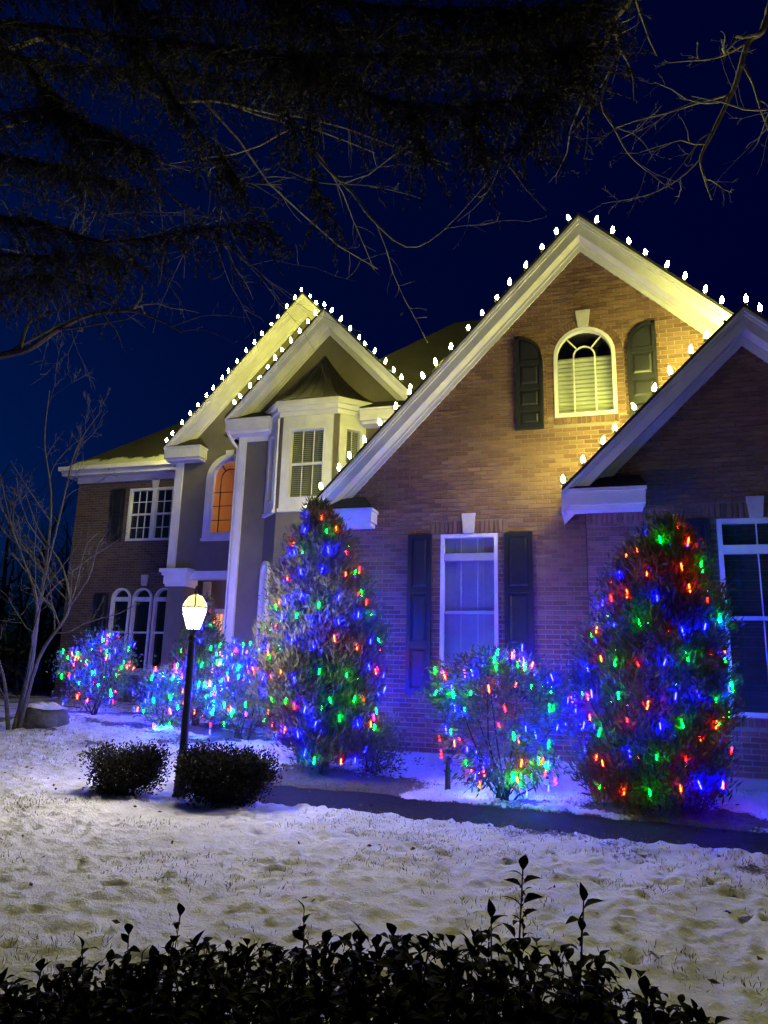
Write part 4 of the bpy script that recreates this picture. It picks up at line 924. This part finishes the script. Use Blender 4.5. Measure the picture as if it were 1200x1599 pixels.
for pts, a, b_, dp, nc in RB:
    mb = MB(); grow(mb, smooth_path(pts, 3), a, b_, dp, nc, .30, .8, rg, (0, 0, -.12)); mb.build('limb', M['twig_lit'], rt_)

# overhanging leafless tree at the left
lt = empty('bare_tree', (-9.5, 5.6, 0)); tag(lt, 'leafless limbs crossing the sky at the upper left', 'tree')
MB().tube([(-9.5, 5.6, -.1), (-9.4, 5.6, 3), (-9.2, 5.7, 6), (-9.0, 5.7, 10)], [.30, .25, .2, .12], 12).build('trunk', M['bark_dark'], lt)
LB = [([(-9.25, 5.7, 5.2), at(-120, 590, 7.6), at(0, 556, 7.8), at(45, 545, 7.8), at(90, 515, 7.9), at(145, 490, 8.0), at(205, 485, 8.0), at(245, 498, 8.0), at(285, 520, 8.0)], .07, .009, 3, 7, 'bark_dark'),
      ([at(205, 485, 8.0), at(220, 465, 8.0), at(222, 445, 8.0)], .025, .006, 2, 5, 'bark_dark'),
      ([at(30, 550, 7.8), at(45, 505, 7.8), at(75, 490, 7.8), at(150, 470, 7.9)], .03, .006, 2, 6, 'bark_dark'),
      ([(-9.1, 5.7, 8), at(60, 60, 8.0), at(250, 150, 8.4), at(330, 155, 8.4), at(400, 170, 8.4), at(462, 190, 8.4), at(500, 250, 8.4), at(550, 300, 8.4), at(580, 340, 8.4), at(635, 385, 8.4), at(690, 362, 8.4), at(770, 275, 8.4)], .05, .005, 2, 12, 'twig'),
      ([at(250, 150, 8.4), at(275, 195, 8.4), at(300, 225, 8.4), at(340, 262, 8.4), at(385, 285, 8.4), at(440, 288, 8.4)], .026, .006, 2, 10, 'twig'),
      ([(-9.1, 5.7, 7), at(60, 180, 8.2), at(170, 235, 8.3), at(250, 290, 8.3), at(310, 345, 8.3), at(350, 380, 8.3), at(400, 420, 8.3), at(440, 462, 8.3)], .03, .004, 2, 11, 'twig'),
      ([at(440, 262, 8.4), at(500, 285, 8.4), at(580, 290, 8.4), at(660, 310, 8.4)], .012, .003, 2, 8, 'twig'),
      ([(-9.2, 5.7, 6), at(-30, 290, 8), at(90, 315, 8), at(180, 340, 8), at(250, 372, 8)], .026, .004, 3, 9, 'twig'),
      ([(-9.2, 5.7, 6), at(-60, 380, 8), at(60, 420, 8), at(110, 470, 8), at(130, 520, 8)], .02, .003, 3, 7, 'twig')]
for pts, a, b_, dp, nc, mt in LB:
    mb = MB(); grow(mb, smooth_path(pts, 3), a, b_, dp, nc, .26, .85, rg, (0, 0, -.25)); mb.build('limb', M[mt], lt)

# dark conifer whose boughs hang into the top of the view
ct = empty('conifer_tree', (-5.2, 1.2, 0)); tag(ct, 'dark conifer boughs hanging across the top of the picture', 'tree')
MB().tube([(-5.2, 1.2, -.1), (-5.2, 1.2, 3), (-5.15, 1.25, 7), (-5.1, 1.3, 11)], [.28, .23, .17, .08], 12).build('trunk', M['bark_dark'], ct)
YB = 5.2
boughs = [([(-5.2, 1.2, 6.6), at(-200, 110, 4.6), at(-40, 40, 4.9), at(200, 60, YB), at(330, 75, YB), at(450, 90, YB), at(600, 88, YB), at(740, 92, YB), at(860, 84, YB), at(905, 80, YB)], .05, 2.6),
          ([(-5.15, 1.2, 7.2), at(-150, -60, 4.8), at(150, -30, YB), at(420, -6, YB), at(640, 15, YB), at(800, 18, YB), at(925, 12, YB)], .05, 3.0),
          ([at(450, 90, YB), at(560, 140, YB), at(640, 165, YB), at(740, 165, YB), at(850, 150, YB), at(895, 120, YB)], .018, 3.2),
          ([(-5.2, 1.2, 5.6), at(-170, 260, 4.8), at(-40, 330, 5.0), at(70, 350, YB), at(160, 378, YB), at(260, 368, YB), at(360, 352, YB), at(420, 352, YB)], .035, 1.7),
          ([(-5.2, 1.2, 6.2), at(-120, 180, 4.8), at(60, 170, 5.0), at(160, 205, YB), at(230, 240, YB)], .03, 2.6),
          ([(-5.2, 1.2, 5.0), at(-130, 400, 4.9), at(-20, 440, 5.1), at(70, 430, 5.2), at(150, 450, 5.2)], .025, 1.8),
          ([at(200, 60, YB), at(255, 130, YB), at(300, 190, YB), at(345, 245, YB), at(380, 290, YB)], .014, 1.4),
          ([at(470, 92, YB), at(486, 160, YB), at(484, 225, YB), at(490, 275, YB), at(503, 315, YB), at(524, 352, YB)], .010, .55),
          ([at(420, 90, YB), at(440, 150, YB), at(458, 200, YB), at(462, 245, YB)], .010, 1.0),
          ([at(640, 165, YB), at(655, 215, YB), at(665, 250, YB)], .010, 1.6), ([at(740, 165, YB), at(745, 210, YB), at(755, 245, YB)], .010, 1.8), ([at(850, 150, YB), at(835, 200, YB), at(810, 235, YB)], .010, 1.6),
          ([at(-40, 40, 4.9), at(60, 120, 5.0), at(110, 190, 5.1), at(140, 260, 5.1)], .02, 2.2),
          ([(-5.15, 1.2, 6.9), at(-160, 20, 5.6), at(60, 95, 5.9), at(250, 110, 6.1), at(420, 130, 6.2), at(540, 120, 6.2)], .03, 2.2),
          ([(-5.2, 1.2, 6.0), at(-160, 200, 5.4), at(-20, 240, 5.7), at(110, 265, 5.8), at(220, 300, 5.9)], .03, 2.6),
          ([(-5.2, 1.2, 5.3), at(-150, 320, 5.2), at(-30, 390, 5.4), at(60, 400, 5.5), at(130, 395, 5.6), at(210, 410, 5.6)], .025, 1.9),
          ([at(420, -6, YB), at(520, 40, 5.4), at(640, 60, 5.5), at(760, 55, 5.5), at(860, 45, 5.5)], .02, 3.0),
          ([at(150, -30, YB), at(220, 20, 5.5), at(340, 35, 5.7), at(460, 50, 5.8)], .02, 2.6)]
for pts, r0, dens in boughs:
    sp_ = smooth_path(pts, 5); mb = MB(); mb.tube(sp_, [r0*(1-.85*i/(len(sp_)-1)) for i in range(len(sp_))], 6); bo_ = mb.build('bough', M['bark_dark'], ct)
    P = []; D = []; tw = MB(); vis_p = [p for p in sp_ if pix(p)[0] > -120 and pix(p)[1] > -170]
    if len(vis_p) < 2: continue
    L = sum((b2_-a2).length for a2, b2_ in zip(vis_p[:-1], vis_p[1:]))
    for k in range(int(L*62*dens/1.6)+8):
        s = rg.random()**1.35*(len(vis_p)-1); i = min(int(s), len(vis_p)-2); p = vis_p[i].lerp(vis_p[i+1], s-i); d = (vis_p[i+1]-vis_p[i]).normalized()
        nd = (d*rg.uniform(.3, .9)+Vector((rg.gauss(0, .7), rg.gauss(0, .8), rg.uniform(-1.1, .5)))).normalized(); ln_ = rg.uniform(.15, .75)*min(1.0, .45+.25*dens); q = [p]
        for j in range(4): nd = (nd+Vector((rg.gauss(0, .1), rg.gauss(0, .1), -.22))).normalized(); q.append(q[-1]+nd*(ln_/4))
        tw.tube(q, [.004, .0035, .003, .0025, .0015], 3, cap=False)
        for j in range(22):
            t = rg.random()*3.98; a = int(t); P.append(tuple(q[a].lerp(q[a+1], t-a))); D.append(tuple((q[a+1]-q[a]).normalized()))
    tw.build('twig', M['bark_dark'], bo_)['kind'] = 'stuff'
    place('needles', leaf_mesh('needles', np.array(P), np.array(D), .058, .0065, M['needle'], 3, .62, .006), bo_)['kind'] = 'stuff'

# far dark wood behind the left lawn
random.seed(2); fw = MB()
for i in range(80):
    x = random.uniform(-46, -17); y = random.uniform(21, 36); h = random.uniform(5, 10)
    grow(fw, [(x, y, -1.5), (x+random.gauss(0, .2), y, h*.35), (x+random.gauss(0, .5), y, h*.7), (x+random.gauss(0, .8), y, h)], random.uniform(.08, .18), .02, 2, 7, .34, .8, rg, (0, 0, .3), 5)
tag(fw.build('far_wood', M['bark_dark']), 'dark leafless wood behind the left side of the lawn', 'wood', kind='stuff')
n = 9000; P = np.stack([RNG.uniform(-40, -12.5, n), RNG.uniform(14.5, 22, n), RNG.uniform(-1.5, 1, n)], -1); P[:, 2] = -1.3+RNG.random(n)**1.6*(2.6+.9*fbm(P[:, 0]*.5, P[:, 1]*.5, 3)+2.2*S((-P[:, 0]-15.5)/4)); P = P[(P[:, 0] < -14.6) | (P[:, 1] < 15)]
P = P[~((P[:, 0] > -14.4) & (P[:, 1] > 14.2))]
tag(place('thicket', leaf_mesh('thicket', P, unit(RNG.normal(0, 1, P.shape)+np.array([0, 0, .6])), .34, .07, M['box'], 4, .6, .22)), 'dark evergreen thicket behind the bare tree', 'thicket', kind='stuff')

# ------------------------------------------------------------------ foreground hedge
hg = empty('hedge', (-.5, 1.28, .05)); tag(hg, 'dark broad-leaved hedge silhouetted along the bottom of the picture', 'hedge')
def leaf_shape(L=.035, W=.019):
    mb = MB(); n = 5; mid = [(0, L*i/n, .004*math.sin(math.pi*i/n)-.010*(i/n)**2) for i in range(n+1)]
    wd = [0.05, .62, 1.0, .86, .50, 0.0]; mb.v = list(mid)
    for s in (-1, 1):
        st = len(mb.v); mb.v += [(s*W/2*wd[i], L*i/n+L*.02, .006*wd[i]-.010*(i/n)**2) for i in range(n+1)]
        for i in range(n):
            f = (i, i+1, st+i+1, st+i) if s < 0 else (i, st+i, st+i+1, i+1); mb.f.append(f)
    mb.tube([(0, -.008, -.002), (0, 0, 0)], .0012, 4, cap=False); return mb.mesh('leaf', M['hedge'], True)
lme = leaf_shape(); rh = random.Random(8)
def hedge_top(x): return 1.5+float(np.interp(x, [-1.3, -1.12, -.95, -.80, -.6, -.45, -.3, -.15, 0.0, .12, .3], [-.68, -.64, -.59, -.54, -.525, -.49, -.475, -.465, -.485, -.53, -.64]))
stm = MB(); leaves = []
def sprig(x, y, z0, z1, n, size=1.0, lean=(0, 0)):
    a = Vector((x, y, z0)); b_ = Vector((x+lean[0], y+lean[1], z1)); m_ = (a+b_)/2+Vector((rh.gauss(0, .006), rh.gauss(0, .006), 0)); stm.tube([a, m_, b_], [.0022, .0018, .0011], 4)
    ax = (b_-a).normalized()
    for i in range(n):
        t = .12+.88*(i+.5)/n if n > 1 else 1; p = a.lerp(b_, t); w = 2.4*i+rh.uniform(-.5, .5); o = Vector((math.cos(w), math.sin(w), 0)); up_ = rh.uniform(.25, 1.3)
        dr = (o+ax*up_).normalized() if i < n-1 else (ax+o*.25).normalized()
        nrm = (ax-dr*ax.dot(dr)); nrm = nrm.normalized() if nrm.length > .05 else Vector((0, -1, .2)).normalized(); nrm = (nrm+Vector((rh.gauss(0, .4), rh.gauss(0, .4), rh.gauss(0, .4)))).normalized(); nrm = (nrm-dr*nrm.dot(dr)).normalized(); sx_ = dr.cross(nrm)
        k = size*rh.uniform(.65, 1.15); leaves.append(Matrix(((sx_.x*k, dr.x*k, nrm.x*k, p.x), (sx_.y*k, dr.y*k, nrm.y*k, p.y), (sx_.z*k, dr.z*k, nrm.z*k, p.z), (0, 0, 0, 1))))
for (x, z, n) in ((-.79, -.445, 4), (-.14, -.305, 11), (-.07, -.335, 7), (-.50, -.415, 6), (-.95, -.525, 6), (-.31, -.43, 5), (-.88, -.49, 5), (-.74, -.50, 3), (-.205, -.375, 7), (-.40, -.445, 6), (-.02, -.455, 4), (.035, -.45, 5), (-1.02, -.56, 5), (.085, -.475, 4), (-.34, -.42, 4), (-.245, -.43, 5), (.14, -.50, 3)):
    sprig(x, 1.25+rh.gauss(0, .02), hedge_top(x)-.10, 1.5+z, int(n*2.2), .95, (rh.gauss(0, .012), rh.gauss(0, .012)))
for i in range(90):
    x = rh.uniform(-1.2, .2); zt = hedge_top(x)+rh.uniform(-.05, .022); sprig(x, 1.27+rh.uniform(-.07, .07), zt-.11, zt, rh.randint(3, 6), rh.uniform(.7, 1.1), (rh.gauss(0, .02), rh.gauss(0, .02)))
near = leaves[:290]
for mx in near: place('leaf', lme, hg, mx)
stm.build('stem', M['bark_dark'], hg)['kind'] = 'stuff'
lc = np.array([v.co[:] for v in lme.vertices]); lfc = [tuple(p.vertices) for p in lme.polygons]
mass = []; rest = leaves[290:]
while len(mass) < 15000:
    x = rh.uniform(-1.5, .55); y = 1.30+rh.uniform(-.16, .22); zt = hedge_top(min(max(x, -1.3), .3)); z = zt-.03-rh.random()**1.3*.45
    q = Vector((rh.gauss(0, 1), rh.gauss(0, 1), rh.gauss(.5, 1))).normalized(); e_ = q.to_track_quat('Y', 'Z').to_matrix().to_4x4(); mass.append(Matrix.Translation((x, y, z)) @ e_ @ Matrix.Scale(rh.uniform(.7, 1.15), 4))
for _ in range(6000):
    x = rh.uniform(-3.4, -1.4); y = 1.30+rh.uniform(-.16, .22); z = .86-.02*math.sin(x*7)-rh.random()**1.3*.45
    q = Vector((rh.gauss(0, 1), rh.gauss(0, 1), rh.gauss(.5, 1))).normalized(); e_ = q.to_track_quat('Y', 'Z').to_matrix().to_4x4(); mass.append(Matrix.Translation((x, y, z)) @ e_ @ Matrix.Scale(rh.uniform(.7, 1.15), 4))
VV = []; FF = []; rr_ = []
for mx in rest+mass:
    o = len(VV)*len(lc); A = np.array(mx); VV.append(lc @ A[:3, :3].T+A[:3, 3]); FF += [tuple(o+i for i in f) for f in lfc]; rr_ += [rh.random()]*len(lc)
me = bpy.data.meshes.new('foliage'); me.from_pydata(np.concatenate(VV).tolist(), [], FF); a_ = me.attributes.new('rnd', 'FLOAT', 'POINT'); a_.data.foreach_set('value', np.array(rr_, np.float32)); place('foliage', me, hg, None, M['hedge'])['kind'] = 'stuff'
st2 = MB()
for i in range(60):
    x = rh.uniform(-1.45, .5); y = 1.3+rh.uniform(-.12, .18); st2.tube([(x, y, 0.0), (x+rh.gauss(0, .03), y+rh.gauss(0, .03), .5), (x+rh.gauss(0, .06), y+rh.gauss(0, .05), hedge_top(min(max(x, -1.3), .3))-.06)], [.008, .006, .003], 4)
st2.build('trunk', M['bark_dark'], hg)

# ------------------------------------------------------------------ grass poking through, dead leaves
n = 26000; x = RNG.uniform(-9, 3, n); y = RNG.uniform(3.0, 10.4, n); dens = 0.02+0.9*np.clip((fbm(x*1.3+60, y*2.2, 4)-.50)*6, 0, 1)+1.1*S((x+2.6)/3)*S((y-5)/1.6)*np.clip(fbm(x*3, y*3+5, 3)-.42, 0, 1)*3+.7*np.exp(-((y-path_near(x)+.25)/.28)**2)*(x > -3)+.5*S((-x-5.5)/1.5)*S((y-7.5)/1.5)
bad = (y > path_near(x)-.02) & (y < path_far(x)+.02) & (x > -5); ok = (RNG.random(n) < np.clip(dens, 0, 1)**1.5*.7) & ~bad
x, y = x[ok], y[ok]; z = ground_z(x, y)+snow_detail(x, y)+.02
gr = leaf_mesh('grass', np.stack([x, y, z], -1), np.tile([0, 0, 1.], (len(x), 1)), .04, .0045, M['grass'], 5, .5, .02)
tag(place('grass', gr), 'dry grass blades poking through the snow', 'grass', kind='stuff')
n = 170; x = RNG.uniform(-7.5, 2.5, n); y = RNG.uniform(3.2, 9.8, n); z = ground_z(x, y)+snow_detail(x, y)+.042; D = RNG.normal(0, 1, (n, 3)); D[:, 2] *= .25
tag(place('fallen_leaves', leaf_mesh('fallen_leaves', np.stack([x, y, z], -1), unit(D), .05, .03, M['litter'], 1, .1, .01)), 'scattered dead leaves on the snow', 'leaves', kind='stuff')
